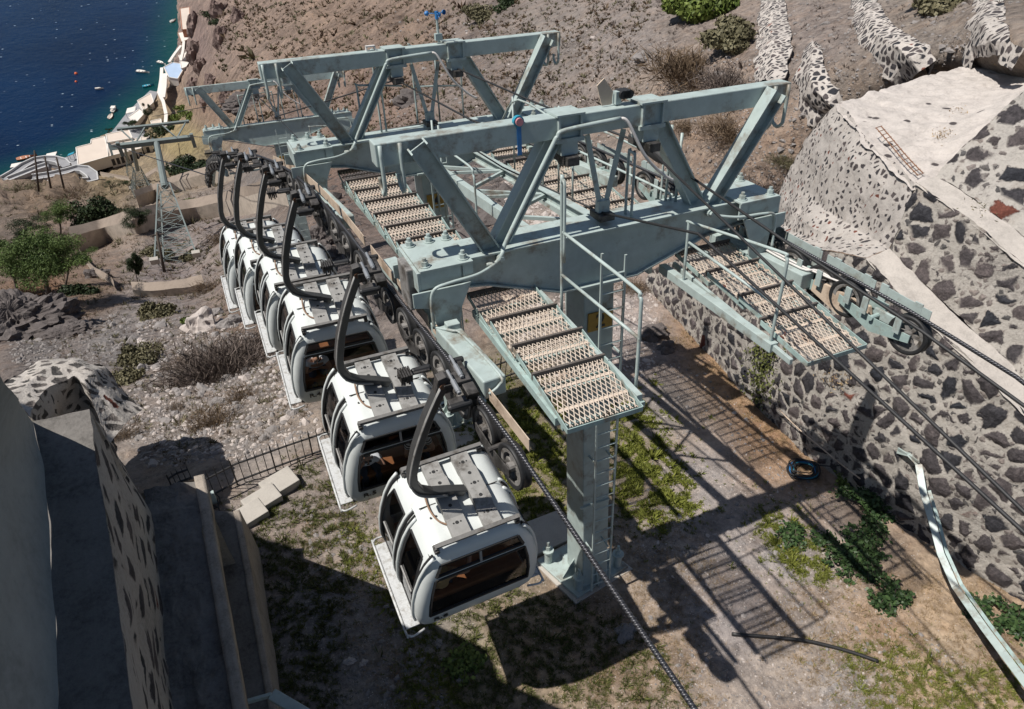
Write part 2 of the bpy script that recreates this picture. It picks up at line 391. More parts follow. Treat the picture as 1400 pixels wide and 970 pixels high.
rail(wk, [[W(-1.12, q0[1], q0[2]-.1), W(-1.12, q1[1], q1[2]-.04), W(-1.12, q1[1]-.03, q1[2]), W(-1.12, q1[1]-.08, q1[2]-.04), W(-1.12, q1[1]-.08, 7.9)],
          [W(-1.12, q2[1], q2[2]), W(-1.12, q3[1]+.2, q3[2]), W(-1.12, q3[1]+.04, q3[2]-.05), W(-1.12, q3[1], q3[2]-.2), W(-1.12, q6[1], q6[2]-.1)], [W(*q4), W(*q5)]])
wk = thing('walkway', 'long stepped grating walkway left of the truss, between the near and middle pylons', 'walkway', group=wg)
for i in range(10):
    if i > 7: break
    v = 1.22+.67*i; grate_panel(wk, (-1.95-.035*v, v, 7.12), 1.02, .72, .17)
for i in range(1, 9):
    pass
b = MB(); b.beam(W(-1.46, .5, 7.0), W(-1.65, 6.0, 7.0), .06, .12, T); b.beam(W(-2.45, .7, 7.0), W(-2.65, 6.0, 7.0), .05, .1, T); b.build('side_beam', 'green_dirty', wk)
wk = thing('walkway', 'long grating walkway right of the truss, shadowed by rails and cables', 'walkway', group=wg)
for i in range(8):
    v = 1.5+.80*i; grate_panel(wk, (1.85-.06*v, v, 6.85), 1.10, .84, .15)
b = MB(); b.beam(W(1.25, .5, 6.6), W(.85, 8.0, 6.6), .07, .14, T); b.beam(W(2.42, .5, 6.6), W(1.98, 8.0, 6.6), .05, .12, T); b.build('side_beam', 'green', wk)
rail(wk, [[W(1.05, 4.2, 6.6), W(1.05, 4.2, 7.75)], [W(1.2, 3.2, 6.6), W(1.2, 3.2, 8.1)], [W(1.1, 3.6, 6.6), W(1.1, 3.6, 8.6)],
          [W(1.2, 3.3, 7.9), W(1.35, .5, 7.95), W(1.36, .3, 7.9), W(1.36, .25, 7.6), W(1.36, .25, 7.0)],
          [W(2.4, 5.5, 6.6), W(2.4, 5.5, 7.7), W(2.4, 5.4, 7.8), W(2.45, 2.2, 7.8), W(2.45, 2.1, 7.7), W(2.45, 2.1, 6.6)],
          [W(.45, .1, 7.8), W(.45, .1, 8.75), W(.45, .05, 8.8), W(.45, -.02, 8.8), W(.45, -.06, 8.74), W(.45, -.06, 7.8)], [W(1.28, .3, 7.8), W(1.28, .3, 9.0)], [W(1.38, .18, 7.8), W(1.38, .18, 8.9)]])
wk = thing('walkway', 'grating walkway beside the stone wall, right of the nearest pylon', 'walkway', group=wg)
rs = [(922, 352), (1002, 338), (967, 380), (1043, 362), (1015, 412), (1086, 392), (1052, 443), (1133, 421), (1085, 490), (1174, 470)]
for i in range(4): px_panel(wk, [rs[2*i], rs[2*i+1], rs[2*i+2], rs[2*i+3]], 7.0, .15)
b = MB(); b.beam(on(905, 366, 'w', 6.9), on(1058, 476, 'w', 6.9), .12, .13, T); b.beam(W(1.34, 0, 6.9), W(1.05, -2.95, 6.9), .05, .08, T); b.beam(W(2.35, 0, 6.9), W(2.0, -2.95, 6.9), .05, .08, T)
b.build('side_beam', 'green', wk, bevel=.006)
k = [uvw(on(x, y, 'u', 1.08)) for x, y in ((942, 305), (933, 397), (1062, 343), (1075, 352), (1050, 482), (942, 332), (1064, 420))]
rail(wk, [[W(*k[1]), W(k[0][0], k[0][1], k[0][2]-.1), W(*k[0]), W(k[0][0], k[0][1]-.1, k[0][2]+.03), W(*k[2]), W(*k[3]), W(k[3][0], k[3][1]-.03, k[3][2]-.2), W(*k[4])], [W(*k[5]), W(*k[6])]])
wk = thing('walkway', 'small grating walkway on the left arm of the farthest low pylon', 'walkway', group=wg)
FM = np.array(frame(-2.32, 21.1, -3.22, math.radians(7)))
def W3(u, v, w): return (FM@np.array([u, v, w, 1]))[:3]
for i in range(3):
    o = MB()
    for s_ in (0,):
        c = uvw(W3(-1.75, -.9-.75*i, 6.6)); grate_panel(wk, c, 1.2, .8, -.1)
b = MB(); b.beam(W3(-1.1, 0, 6.5), W3(-1.1, -2.8, 6.5), .07, .12, T); b.build('side_beam', 'green', wk)
for u0 in (-1.3, -.55, .3, 1.0):
    rail(wk, [[W3(u0, .3, 7.8), W3(u0, .3, 8.9), W3(u0+.04, .3, 8.95), W3(u0+.5, .3, 8.95), W3(u0+.55, .3, 8.85), W3(u0+.55, .3, 7.8)]])
wk = thing('walkway', 'small grating walkway on the right arm of the farthest low pylon', 'walkway', group=wg)
for i in range(3): grate_panel(wk, uvw(W3(1.5, -.9-.75*i, 6.6)), 1.3, .8, -.1)
b = MB(); b.beam(W3(.9, 0, 6.5), W3(.9, -2.8, 6.5), .07, .12, T); b.build('side_beam', 'green', wk)
rail(wk, [[W3(.85, -2.6, 6.5), W3(.85, -2.6, 7.7), W3(.9, -2.6, 7.8), W3(1.95, -2.6, 7.7), W3(2.0, -2.6, 7.6), W3(2.0, -2.6, 6.5)]])
# rails on the middle pylon
hr = thing('guard_rail', 'tall thin guard rails standing on the girder of the middle pylon', 'railing')
def W2(u, v, w): return W(-.63+u, 6.13+v, w-.03)
rail(hr, [[W2(-1.4, .1, 7.8), W2(-1.4, .1, 8.8), W2(-1.35, .1, 8.86), W2(-.5, .1, 8.75)], [W2(-1.0, .2, 7.8), W2(-1.0, .2, 9.35), W2(-.95, .2, 9.4), W2(-.9, .2, 9.35), W2(-.9, .2, 7.8)],
          [W2(-.1, .6, 7.8), W2(-.1, .6, 9.3), W2(-.05, .6, 9.38), W2(.9, .6, 9.28), W2(.95, .6, 9.2), W2(.95, .6, 7.8)], [W2(-.1, .6, 8.6), W2(.95, .6, 8.5)], [W2(.4, .6, 9.32), W2(.4, .6, 7.8)],
          [W2(1.5, -.3, 7.9), W2(1.5, -1.2, 8.5), W2(1.55, -3.2, 8.4)], [W2(1.5, -.9, 7.0), W2(1.5, -.9, 8.5)]], .02)
# thin rail in the middle of the truss
hr = thing('guard_rail', 'bent thin guard rail running down the truss between the pylons', 'railing')
rail(hr, [[W(-.95, 5.2, 7.9), W(-.95, 3.0, 8.0), W(-.95, 2.75, 7.9), W(-.95, 2.7, 7.7), W(-.95, 2.7, 6.6)], [W(-1.05, 4.2, 6.6), W(-1.05, 4.2, 8.4)], [W(-1.05, 4.6, 6.6), W(-1.05, 4.6, 8.4)], [W(-1.0, 5.3, 7.2), W(-1.0, 1.0, 7.1)]], .02)
# ---------------------------------------------------------------- link truss
lt = thing('link_truss', 'green lattice truss linking the near and middle pylons', 'truss')
for (a, c, nm) in (((-.85, 6.0), (-.38, .3), 'c'), ((.22, 6.0), (.82, .3), 'c')):
    b = MB(); b.ibeam(W(a[0], a[1], 7.2), W(c[0], c[1], 7.2), .16, .20, .018, T) if a[0] > 0 else b.beam(W(a[0], a[1], 7.2), W(c[0], c[1], 7.2), .13, .2, T)
    b.build('chord', 'green', lt)
def ch(sd, v): t_ = (6-v)/5.7; return (-.85+.47*t_ if sd < 0 else .22+.6*t_)
zz = [(-1, 5.6), (1, 4.6), (-1, 3.9), (1, 3.0), (-1, 2.4), (1, 1.5)]
for (s1, v1), (s2, v2) in zip(zz[:-1], zz[1:]):
    b = MB(); b.beam(W(ch(s1, v1), v1, 7.2), W(ch(s2, v2), v2, 7.2), .06, .06, T); b.build('brace', 'green', lt)
for v1 in (4.6, 3.0):
    b = MB(); b.beam(W(ch(-1, v1+.5), v1+.5, 7.2), W(ch(1, v1), v1, 7.2), .05, .05, T); b.build('brace', 'green', lt)
# ---------------------------------------------------------------- sheave trains
def wheel(par, c, axis, r=.25):
    c = np.array(c); axis = nrm(axis)
    b = MB(); b.lathe(c, axis, [(r*.80, -.055), (r*.93, -.07), (r, -.062), (r, -.03), (r*.93, 0), (r, .03), (r, .062), (r*.93, .07), (r*.80, .055), (r*.80, -.055)], 28)
    wh = b.build('wheel', 'black', par, smooth=True)
    b = MB(); b.lathe(c, axis, [(r*.62, -.05), (r*.80, -.052), (r*.80, .052), (r*.62, .05), (r*.62, -.05)], 28)
    b.cyl(c-axis*.085, c+axis*.085, r*.2, 12)
    a0 = nrm(np.cross(axis, T)); a1 = np.cross(axis, a0)
    for k in range(6):
        d = math.cos(k*math.pi/3)*a0+math.sin(k*math.pi/3)*a1; b.beam(c+d*r*.12, c+d*r*.68, .05, .04, axis)
    b.build('rim', 'rim', wh); return wh
def train(name_label, path, wheels, side, tone):
    """path: function v->(u,w) of the rope; wheels: list of v"""
    t = thing('sheave_train', name_label, 'sheave train', group='rope sheave trains on the pylons')
    ax = nrm(H-SKEW*D)
    cs = []
    for v in wheels:
        u, w = path(v); c = W(u, v, w-.30); cs.append(c); wheel(t, c, ax, .28)
    for i in range(0, len(cs)-1, 2):
        b = MB(); a, c = cs[i], cs[i+1]; mid_ = (a+c)/2-T*.10
        for s in (-1, 1):
            o = ax*s*.10
            b.prism([a+o-T*.06-nrm(c-a)*.08, a+o+T*.05-nrm(c-a)*.08, mid_+o+T*.10, c+o+T*.05+nrm(c-a)*.08, c+o-T*.06+nrm(c-a)*.08, mid_+o-T*.12], ax*.015*s)
        b.cyl((a+c)/2-ax*.16, (a+c)/2+ax*.16, .035, 10)
        b.build('rocker', 'green_dirty' if tone == 'green' else 'machine', t)
    return t, cs, ax
def left_rope(v):
    w = np.interp(v, [-9, -5.8, -4.2, -2.65, -1.4, .15, 1.9, 3, 4.5, 6.13, 8, 10, 13, 17, 21, 23, 26], [5.5, 6.2, 6.55, 6.9, 7.02, 7.1, 7.27, 7.42, 7.46, 7.38, 7.1, 6.72, 5.95, 5.0, 3.9, 3.2, 1.6])
    return -2.95+SKEW*v, w
def right_rope(v):
    w = np.interp(v, [-9, -4.5, -3, 0, 3, 6.13, 8, 10, 13, 17, 21, 23, 26], [5.9, 6.97, 7.1, 7.22, 7.36, 7.34, 7.1, 6.72, 5.95, 5.0, 3.9, 3.2, 1.6]); return 2.95+(SKEW*v if v > 0 else -.02*v), w
# ---------------------------------------------------------------- sheave trains, ropes, catch plates
def catcher(t, path, v0, v1, off, mat, flare=0):
    """rope catcher plate beside the rope"""
    b = MB(); u0, w0 = path(v0); u1, w1 = path(v1)
    ax = nrm(H-SKEW*D)
    p = W(u0, v0, w0)+ax*off; q = W(u1, v1, w1)+ax*off; d = nrm(q-p)
    b.prism([p-T*.13, q-T*.13, q+T*.04, p+T*.04], ax*.012)
    if flare: b.prism([q-T*.13, q+d*.25-T*.2+ax*.1*flare, q+d*.25-T*.02+ax*.1*flare, q+T*.04], ax*.012)
    b.build('rope_catcher', mat, t)
tl, cl, AX = train('left rope sheave train of the near pylon, running behind the hanging cabins', left_rope, [-2.85, -2.2, -1.6, -1.0, -.4, .2, .8, 1.4, 2.0], -1, 'dark')
for a, c in ((-2.9, -1.6), (-1.45, -.35), (-.2, .9), (1.05, 2.0)): catcher(tl, left_rope, a, c, .16, 'tan_steel')
b = MB(); b.beam(W(-2.50, -1.95, 6.98), W(-2.62, -.5, 6.98), .30, .26, T); b.build('arm_beam', 'green', tl, bevel=.02)
b = MB(); b.beam(W(-2.62, .45, 6.98), W(-2.78, 1.9, 6.98), .28, .24, T); b.build('arm_beam', 'green', tl, bevel=.02)
b = MB(); b.beam(W(-2.60, -2.75, 6.55), W(-3.02, 1.85, 6.88), .07, .14, T); b.build('carrier_beam', 'machine', tl)
b = MB(); b.tube([W(-2.78, -.5, 7.1), W(-2.6, -.75, 7.14), W(-2.52, -.9, 7.14), W(-2.42, -1.9, 7.12), W(-2.46, -1.98, 7.02), W(-2.6, -2.0, 6.95)], .02, 6, smooth=4); b.build('conduit', 'green', tl, smooth=True)
b = MB(); b.box(0, 0, 0, 0, 0, 0)
b = MB(); b.obox(W(-2.56, -.62, 7.14), H*.09, D*.07, T*.05); b.build('junction_box', 'green', tl, bevel=.01)
b = MB(); b.obox(W(-2.9, 0.02, 7.55), H*.09, D*.22, T*.30); b.build('counter_block', 'rim', tl, bevel=.02)
tl2, cl2, _ = train('left rope sheave train of the middle pylon, above the third and fourth cabins', left_rope, [2.65, 3.25, 3.85, 4.45, 5.05, 5.65, 6.25, 6.9, 7.5, 8.1, 8.7, 9.3], -1, 'dark')
for a, c in ((2.3, 3.4), (3.5, 4.7), (4.8, 6.0), (6.2, 7.5), (7.6, 8.8)): catcher(tl2, left_rope, a, c, .16, 'tan_steel')
b = MB(); b.beam(W(-3.0, 3.9, 7.0), W(-3.2, 5.7, 7.0), .28, .24, T); b.build('arm_beam', 'green', tl2, bevel=.02)
b = MB(); b.beam(W(-3.36, 6.5, 6.95), W(-3.5, 8.3, 6.6), .28, .24, T); b.build('arm_beam', 'green', tl2, bevel=.02)
b = MB(); b.beam(W(-3.15, 2.4, 6.95), W(-3.6, 6.4, 6.95), .07, .14, T); b.beam(W(-3.6, 6.4, 6.95), W(-3.85, 9.1, 6.5), .07, .14, T); b.build('carrier_beam', 'machine', tl2)
tl3, cl3, _ = train('left rope sheave train of the farthest low pylon, seen end on with white wheels', left_rope, [19.0, 19.6, 20.2, 20.8, 21.4, 22.0, 22.6, 23.2, 23.8, 24.4, 25.0, 25.6], -1, 'dark')
b = MB(); b.beam(W(-4.75, 18.9, 3.75), W(-5.15, 22.2, 3.15), .1, .25, T); b.beam(W(-5.15, 22.2, 3.15), W(-5.45, 25.6, 1.4), .1, .25, T); b.build('carrier_beam', 'green_dirty', tl3)
# right side
tr, c_r, _ = train('right rope sheave train of the near pylon, in front of the stone wall', right_rope, [-3.0, -1.95, -1.45, -.85, -.3, .4, .95], 1, 'green')
AXR = AX
for a, c in ((-3.1, -2.3), (-2.2, -1.3), (-1.2, -.1), (0.1, 1.2)): catcher(tr, right_rope, a, c, .18, 'green')
for v in (-2.9, -2.35, -2.05, -1.5, -1.1, -.3, .2, 1.0):
    u, w = right_rope(v); p = W(u, v, w); b = MB()
    b.obox(p+AX*.19-T*.1, AX*.012, D*.06, T*.16); b.build('stay_plate', 'green', tr); b = MB(); b.obox(p-AX*.17-T*.16, AX*.012, D*.05, T*.12)
    b.build('stay_plate', 'green', tr)
b = MB(); b.beam(W(2.62, .65, 6.88), W(2.78, -1.35, 6.88), .26, .26, T); b.build('arm_beam', 'green', tr, bevel=.015)
b = MB(); b.beam(W(2.80, 1.0, 6.95), W(3.12, -2.5, 6.9), .06, .12, T); b.build('carrier_beam', 'green_dirty', tr)
b = MB(); b.prism([W(2.86, -1.4, 6.92), W(3.02, -2.3, 6.86), W(3.02, -2.35, 6.72), W(2.92, -1.9, 6.55), W(2.84, -1.4, 6.74)], H*.05); b.build('support_bracket', 'tan_steel', tr)
b = MB(); b.beam(W(3.02, -2.4, 6.84), W(3.1, -3.0, 6.8), .05, .13, T); b.build('end_arm', 'green', tr)
b = MB(); b.tube([W(2.66, .1, 7.6), W(2.7, .0, 7.2), W(2.72, -.2, 7.06), W(2.75, -1.2, 7.04), W(2.9, -1.4, 7.05), W(3.0, -1.9, 6.98), W(3.12, -2.1, 6.98)], .018, 6, smooth=4)
b.tube([W(2.76, -.2, 7.06), W(2.82, -1.2, 7.04), W(3.0, -1.9, 7.02), W(3.16, -2.15, 7.0)], .016, 6, smooth=4); b.build('conduit', 'whiteplastic', tr, smooth=True)
tr2, c_r2, _ = train('right rope sheave train of the middle pylon, behind the upper beam of the near one', right_rope, [2.3, 2.9, 3.9, 4.5, 5.1, 5.7, 6.5, 7.2], 1, 'green')
for a, c in ((2.2, 3.3), (3.6, 4.8), (5.0, 6.2), (6.4, 7.5)): catcher(tr2, right_rope, a, c, .18, 'green')
for v in (2.4, 3.2, 3.8, 4.6, 5.2, 6.0): 
    u, w = right_rope(v); p = W(u, v, w); b = MB(); b.obox(p-AX*.17-T*.16, AX*.012, D*.06, T*.17); b.build('stay_plate', 'green', tr2); b = MB(); b.obox(p+AX*.19-T*.1, AX*.012, D*.06, T*.16); b.build('stay_plate', 'green', tr2)
b = MB(); b.beam(W(2.35, 3.6, 6.95), W(1.95, 7.4, 6.85), .2, .22, T); b.build('arm_beam', 'green', tr2, bevel=.015)
tr3, _, _ = train('right rope sheave train of the farthest low pylon', right_rope, [20.0, 20.7, 21.4, 22.1, 22.8], 1, 'green')
b = MB(); b.beam(W(1.0, 19.6, 3.9), W(.7, 23.0, 3.0), .1, .2, T); b.build('carrier_beam', 'green_dirty', tr3)

def rope(name, label, pts, r, mat='rope', smooth=0, turns=15.0):
    """twisted steel rope with UVs so that the strands show"""
    P = [np.array(p, float) for p in pts]
    b = MB(); b.tube(P, r, 10, smooth=smooth); me = b.build(name, mat, None, smooth=True)
    uvl = me.data.uv_layers.new(name='UVMap'); n = 10; L = np.zeros(len(b.v)//n)
    V = np.array(b.v).reshape(-1, n, 3).mean(1); L[1:] = np.cumsum(np.linalg.norm(np.diff(V, axis=0), axis=1))
    for pl in me.data.polygons:
        if len(pl.vertices) != 4: continue
        ks = [v % n for v in pl.vertices]; wrap = max(ks)-min(ks) > n/2
        for li in pl.loop_indices:
            vi = me.data.loops[li].vertex_index; k = vi % n
            if wrap and k == 0: k = n
            uvl.data[li].uv = (L[vi//n]*turns, k/n*1.3)
    tag(me, label, 'cable'); return me
LAT = np.array([-5.4, 63.9, -32.7])            # head of the lattice pylon down the slope
PL = [W(left_rope(v)[0], v, left_rope(v)[1]) for v in (-9, -7.5, -6.2, -5.3, -4.4, -3.6, -2.9, -2, -1, 0, 1.2, 2.5, 4.5, 6.13, 8, 10, 13, 17, 21, 23, 25.6)]
rope('haul_rope', 'thick twisted haul rope on the left, running under the near pylon to the lower edge', PL+[LAT+np.array([-3.0, 0, 0])], .027)
PR = [W(right_rope(v)[0], v, right_rope(v)[1]) for v in (-9, -7.5, -6.2, -5.3, -4.4, -3.6, -2.9, -2, -1, 0, 1.2, 2.5, 4.5, 6.13, 8, 10, 13, 17, 21, 23, 25.6)]
rope('haul_rope', 'twisted haul rope coming off the big wheel on the right, over the stone wall', PR+[LAT+np.array([3.0, 0, 0])], .027)
# signal cables
cA = [on(905, 215, 'u', 1.45), on(1073, 330, 'u', 1.62), on(1260, 453, 'u', 1.75), on(1400, 555, 'u', 1.85)]
cA.append(cA[-1]+(cA[-1]-cA[-2])*1.5)
rope('signal_cable', 'smooth dark cable from the black sleeve down over the right walkway', cA, .02, 'black')
c1 = [W(-.03, 0, 8.02), on(955, 320, 'u', -.02), on(1400, 728, 'u', -.0)]; c1.append(c1[-1]+(c1[-1]-c1[-2])*1.2)
rope('signal_cable', 'lower of the two thin dark cables crossing the stone wall at right', c1, .017, 'black')
c2 = [W(.62, 0, 8.9), on(1010, 322, 'u', .45), on(1400, 700, 'u', .25)]; c2.append(c2[-1]+(c2[-1]-c2[-2])*1.2)
rope('signal_cable', 'upper of the two thin dark cables crossing the stone wall at right', c2, .017, 'black')
rope('signal_cable', 'dark cable strung between the middle and near pylons, left one', [W2(-.62, 0, 8.9), W(-.85, 3, 8.75), W(-.62, 0, 8.9)], .017, 'black')
rope('signal_cable', 'dark cable strung between the middle and near pylons, right one', [W2(.62, 0, 9.0), W(.4, 3, 8.85), W(.62, 0, 8.9)], .017, 'black')
rope('signal_cable', 'dark cable from the middle pylon saddle to the near pylon saddle', [W2(0, 0, 8.0), W(-.3, 3, 7.85), W(0, 0, 8.0)], .014, 'black')
rope('signal_cable', 'dark cable from the middle pylon down to the farthest low pylon', [W2(-.62, 0, 8.9), W3(-.62, -8, 8.9), W3(-.62, 0, 8.9)], .017, 'black')
rope('signal_cable', 'second dark cable from the middle pylon down to the farthest low pylon', [W2(.0, 0, 8.0), W3(0, -8, 7.9), W3(0, 0, 8.0)], .015, 'black')
rope('signal_cable', 'dark cable from the farthest low pylon down to the lattice pylon', [W3(.62, 0, 8.9), LAT+np.array([1, 0, 2.0])], .02, 'black')
# the splice sleeve and its conduit on cable A
sl = thing('cable_splice', 'black sleeve with pink end and white conduit hanging under the near upper beam', 'cable joint', loc=tuple(cA[0]))
o0 = cA[0]; dA = nrm(cA[1]-cA[0])
b = MB(); b.tube([o0-dA*.62, o0-dA*.56, o0-dA*.05, o0+dA*.08, o0+dA*.14], [.05, .10, .11, .09, .07], 12); b.build('sleeve', 'black', sl, smooth=True, org=o0).location = (0, 0, 0)
b = MB(); b.tube([o0+dA*.12, o0+dA*.22, o0+dA*.34, o0+dA*.42], [.05, .045, .035, .02], 10); b.build('pink_end', 'pink', sl, smooth=True, org=o0).location = (0, 0, 0)
b = MB(); b.tube([o0-dA*.60, o0-dA*.72], [.07, .06], 10); b.build('white_collar', 'whiteplastic', sl, smooth=True, org=o0).location = (0, 0, 0)
b = MB(); b.tube([o0-dA*.5-T*.05, o0-dA*.75-T*.02, o0-dA*.85+T*.12, o0-dA*.8+T*.26, o0-dA*.7+T*.28, o0-dA*.62+T*.2], .022, 8, smooth=5); b.build('loop', 'whiteplastic', sl, smooth=True, org=o0).location = (0, 0, 0)
b = MB(); b.tube([o0-dA*.65, W(.66, 0, 8.92)], .02, 8); b.build('lead', 'black', sl, smooth=True, org=o0).location = (0, 0, 0)
# small things on the upper beams
o0 = W(-1.33, 0, 9.50); st = thing('strap_roll', 'roll of blue and coloured straps tied on the near upper beam', 'strap', loc=tuple(o0))
b = MB(); b.lathe(H*0-D*.16+T*.0, D, [(.03, 0), (.07, 0), (.07, .06), (.03, .06), (.03, 0)], 18); b.build('roll', 'teal', st, smooth=False)
b = MB(); b.lathe(-D*.19, D, [(.0, 0), (.05, 0), (.05, .03)], 14); b.build('core', 'pink', st)
b = MB(); b.prism([(-.03*H-D*.155-T*.03), (.03*H-D*.155-T*.03), (.035*H-D*.155-T*.42), (-.025*H-D*.155-T*.42)], D*.008); b.build('tail', 'blue', st)
o0 = W2(.33, 0, 9.5); an = thing('wind_gauge', 'cup anemometer with blue cups on the middle pylon upper beam', 'anemometer', loc=tuple(o0))
b = MB(); b.cyl((0, 0, 0), T*.42, .025, 8); b.obox(T*.1, H*.07, D*.05, T*.06); b.build('mast', 'green', an)
b = MB(); b.cyl(T*.42, T*.56, .035, 10); b.build('rotor_hub', 'blue', an)
for k in range(3):
    a = k*2.1+.4; d = math.cos(a)*H+math.sin(a)*D; b = MB(); b.cyl(T*.52, T*.52+d*.17, .008, 6); e = T*.52+d*.2; n_ = np.cross(T, d)
    b.lathe(e, n_, [(.048, 0), (.045, .02), (.034, .04), (.0, .052)], 14); b.build('cup', 'blue', an, smooth=True)
for (u, lab) in ((-1.05, 'small white lamp bracket on the middle pylon upper beam'),):
    o0 = W2(u, 0, 9.48); lp = tag(MB().obox(np.array([0, 0, 0])+T*.08, H*.09, D*.05, T*.012).obox(H*.08+T*.04, H*.01, D*.05, T*.05).obox(-H*.08+T*.04, H*.01, D*.05, T*.05).build('lamp_bracket', 'whiteplastic'), lab, 'bracket'); lp.location = tuple(o0)
o0 = W(.15, 0, 9.5); rb = thing('cable_roller', 'perforated plate and black roller on the near upper beam', 'cable roller', loc=tuple(o0))
b = MB(); b.prism([H*-.22+T*0, H*-.08+T*0, H*-.06+T*.16, H*-.2+T*.34, H*-.30+T*.26], D*.02); b.build('perforated_plate', 'tan_steel', rb)
b = MB(); b.obox(T*.08, H*.04, D*.05, T*.08); b.build('roller_block', 'green', rb)
b = MB()
for k in range(3): b.cyl(H*(.05+.05*k)-D*.09+T*.12, H*(.05+.05*k)+D*.09+T*.12, .055, 12)
b.build('roller', 'black', rb)
# ================================================================ CABINS
def ring(hx, hy, rc, z, nx, ny, nc=4):
    """rounded rectangle, counter-clockwise from the front (-y) left corner; nx, ny: fractions along the straight parts"""
    pts = []
    X0, Y0 = hx-rc, hy-rc
    def arc(cx, cy, a0):
        for k in range(1, nc): a = math.radians(a0+90*k/nc); pts.append((cx+rc*math.cos(a), cy+rc*math.sin(a), z))
    for f in nx: pts.append((-X0+2*X0*f, -hy, z))
    arc(X0, -Y0, -90)
    for f in ny: pts.append((hx, -Y0+2*Y0*f, z))
    arc(X0, Y0, 0)
    for f in nx: pts.append((X0-2*X0*f, hy, z))
    arc(-X0, Y0, 90)
    for f in ny: pts.append((-hx, Y0-2*Y0*f, z))
    arc(-X0, -Y0, 180)
    return pts
NX = [0, .03, .33, .5, .67, .97, 1]; NY = [0, .04, .40, .46, .54, .60, .96, 1]
ST = [(0.04, .45, .5, .2), (0.02, .57, .64, .2), (-.04, .66, .72, .19), (-.12, .72, .77, .17), (-.20, .77, .80, .15), (-.40, .85, .845, .14), (-.47, .87, .86, .14), (-.75, .935, .895, .14), (-1.05, .975, .915, .14), (-1.35, .985, .915, .14),
      (-1.48, .98, .905, .14), (-1.65, .95, .88, .14), (-1.82, .88, .83, .15), (-1.92, .78, .76, .18), (-1.97, .6, .6, .2)]
def make_cabin(number, label, extra=True):
    t = thing('cabin', label, 'cable car cabin', group='white cable car cabins')
    rings = [ring(hx, hy, rc, z, NX, NY) for z, hx, hy, rc in ST]
    n = len(rings[0]); V = [p for r in rings for p in r]; nx, ny, nc = len(NX), len(NY), 3
    F0, R0, K0, L0 = 0, nx+nc, nx+nc+ny+nc, 2*nx+ny+3*nc       # starts of front, right, back, left runs
    def win(i, k):
        """which window the quad (ring gap i, perimeter step k) belongs to"""
        if F0+1 <= k < F0+nx-2 or K0+1 <= k < K0+nx-2:
            side = 'front' if k < R0 else 'back'
            if 4 <= i <= 4: return side+'_vent'
            if 6 <= i <= 8: return side
        for base, nm in ((R0, 'right'), (L0, 'left')):
            if 4 <= i <= 10:
                if base+1 <= k < base+2: return nm+'_a'
                if base+5 <= k < base+6: return nm+'_b'
        return None
    shell = MB(); shell.v = [tuple(p) for p in V]; wins = {}
    for i in range(len(rings)-1):
        for k in range(n):
            q = (i*n+k, (i+1)*n+k, (i+1)*n+(k+1) % n, i*n+(k+1) % n); w_ = win(i, k)
            if w_: wins.setdefault(w_, []).append(q)
            else: shell.f.append(q)
    shell.f.append(tuple(range(n))); shell.f.append(tuple((len(rings)-1)*n+k for k in range(n))[::-1])
    sh = shell.build('body_shell', 'white', t, smooth=True)
    so = sh.modifiers.new('thickness', 'SOLIDIFY'); so.thickness = .03; so.offset = -1
    es = sh.modifiers.new('edge', 'EDGE_SPLIT'); es.split_angle = math.radians(40)
    for nm, qs in wins.items():
        cen = np.array([0, 0, -1.0]); used = sorted({i for q in qs for i in q}); mp = {j: a for a, j in enumerate(used)}
        def inset(p, d):
            p = np.array(p); v = p-np.array([0, 0, p[2]]); L = np.linalg.norm(v); return p-v/L*d
        g = MB(); g.v = [tuple(inset(V[j], .016)) for j in used]; g.f = [tuple(mp[a] for a in q) for q in qs]
        wp = g.build('window', 'glass', t, smooth=True)
        # black gasket round the pane
        from collections import Counter
        ec = Counter(tuple(sorted((q[a], q[(a+1) % 4]))) for q in qs for a in range(4)); bd = [e for e, c in ec.items() if c == 1]
        gk = MB()
        for a, c in bd:
            p, q = np.array(V[a]), np.array(V[c]); gk.beam(inset(p, .004), inset(q, .004), .045, .03, nrm(((p+q)/2)*np.array([1, 1, 0])))
        gk.build('gasket', 'black', wp)
    # mullion in the vent strip and black seam arcs of the doors
    b = MB()
    for s in (-1, 1): b.beam((0, s*.80, -.20), (0, s*.85, -.40), .035, .03, (0, s, 0))
    b.build('vent_mullion', 'grey_steel', t)
    for s in (-1, 1):
        for (f, dd) in ((-.70, .0), (-.03, .0), (.03, .0), (.70, .0)):
            for q_, matn, wd in ((0, 'black', .045),):
                b = MB(); pts = []
                for z, hx, hy, rc in ST[2:12]:
                    pts.append((s*(hx+.006), f*1.0, z))
                b.tube(pts, .022, 6); b.build('door_seal', 'black', t)
            b = MB(); pts = [(s*(hx+.012), f*1.0+(.05 if f > 0 else -.05), z) for z, hx, hy, rc in ST[2:12]]; b.tube(pts, .026, 6); b.build('door_frame', 'white', t, smooth=True)
        b = MB()
        for y0, y1 in ((-.62, -.1), (.1, .62)): b.beam((s*.965, y0, -1.0), (s*.965, y1, -1.0), .02, .03, (0, 0, 1))
        b.build('door_bar', 'grey_steel', t)
        # outside step tray with a bent tube rail
        b = MB(); b.box(*sorted((s*.86, s*1.13)), -.78, .72, -1.80, -1.775); b.box(*sorted((s*1.115, s*1.13)), -.78, .72, -1.83, -1.775); b.build('step_tray', 'galv', t, bevel=.004)
        b = MB(); b.tube([(s*.86, -.86, -1.82), (s*1.05, -.9, -1.82), (s*1.12, -.86, -1.82), (s*1.14, -.76, -1.82), (s*1.14, .72, -1.82), (s*1.12, .82, -1.82), (s*1.04, .86, -1.82), (s*.86, .84, -1.82)], .018, 8, smooth=3)
        b.build('step_rail', 'galv', t, smooth=True)
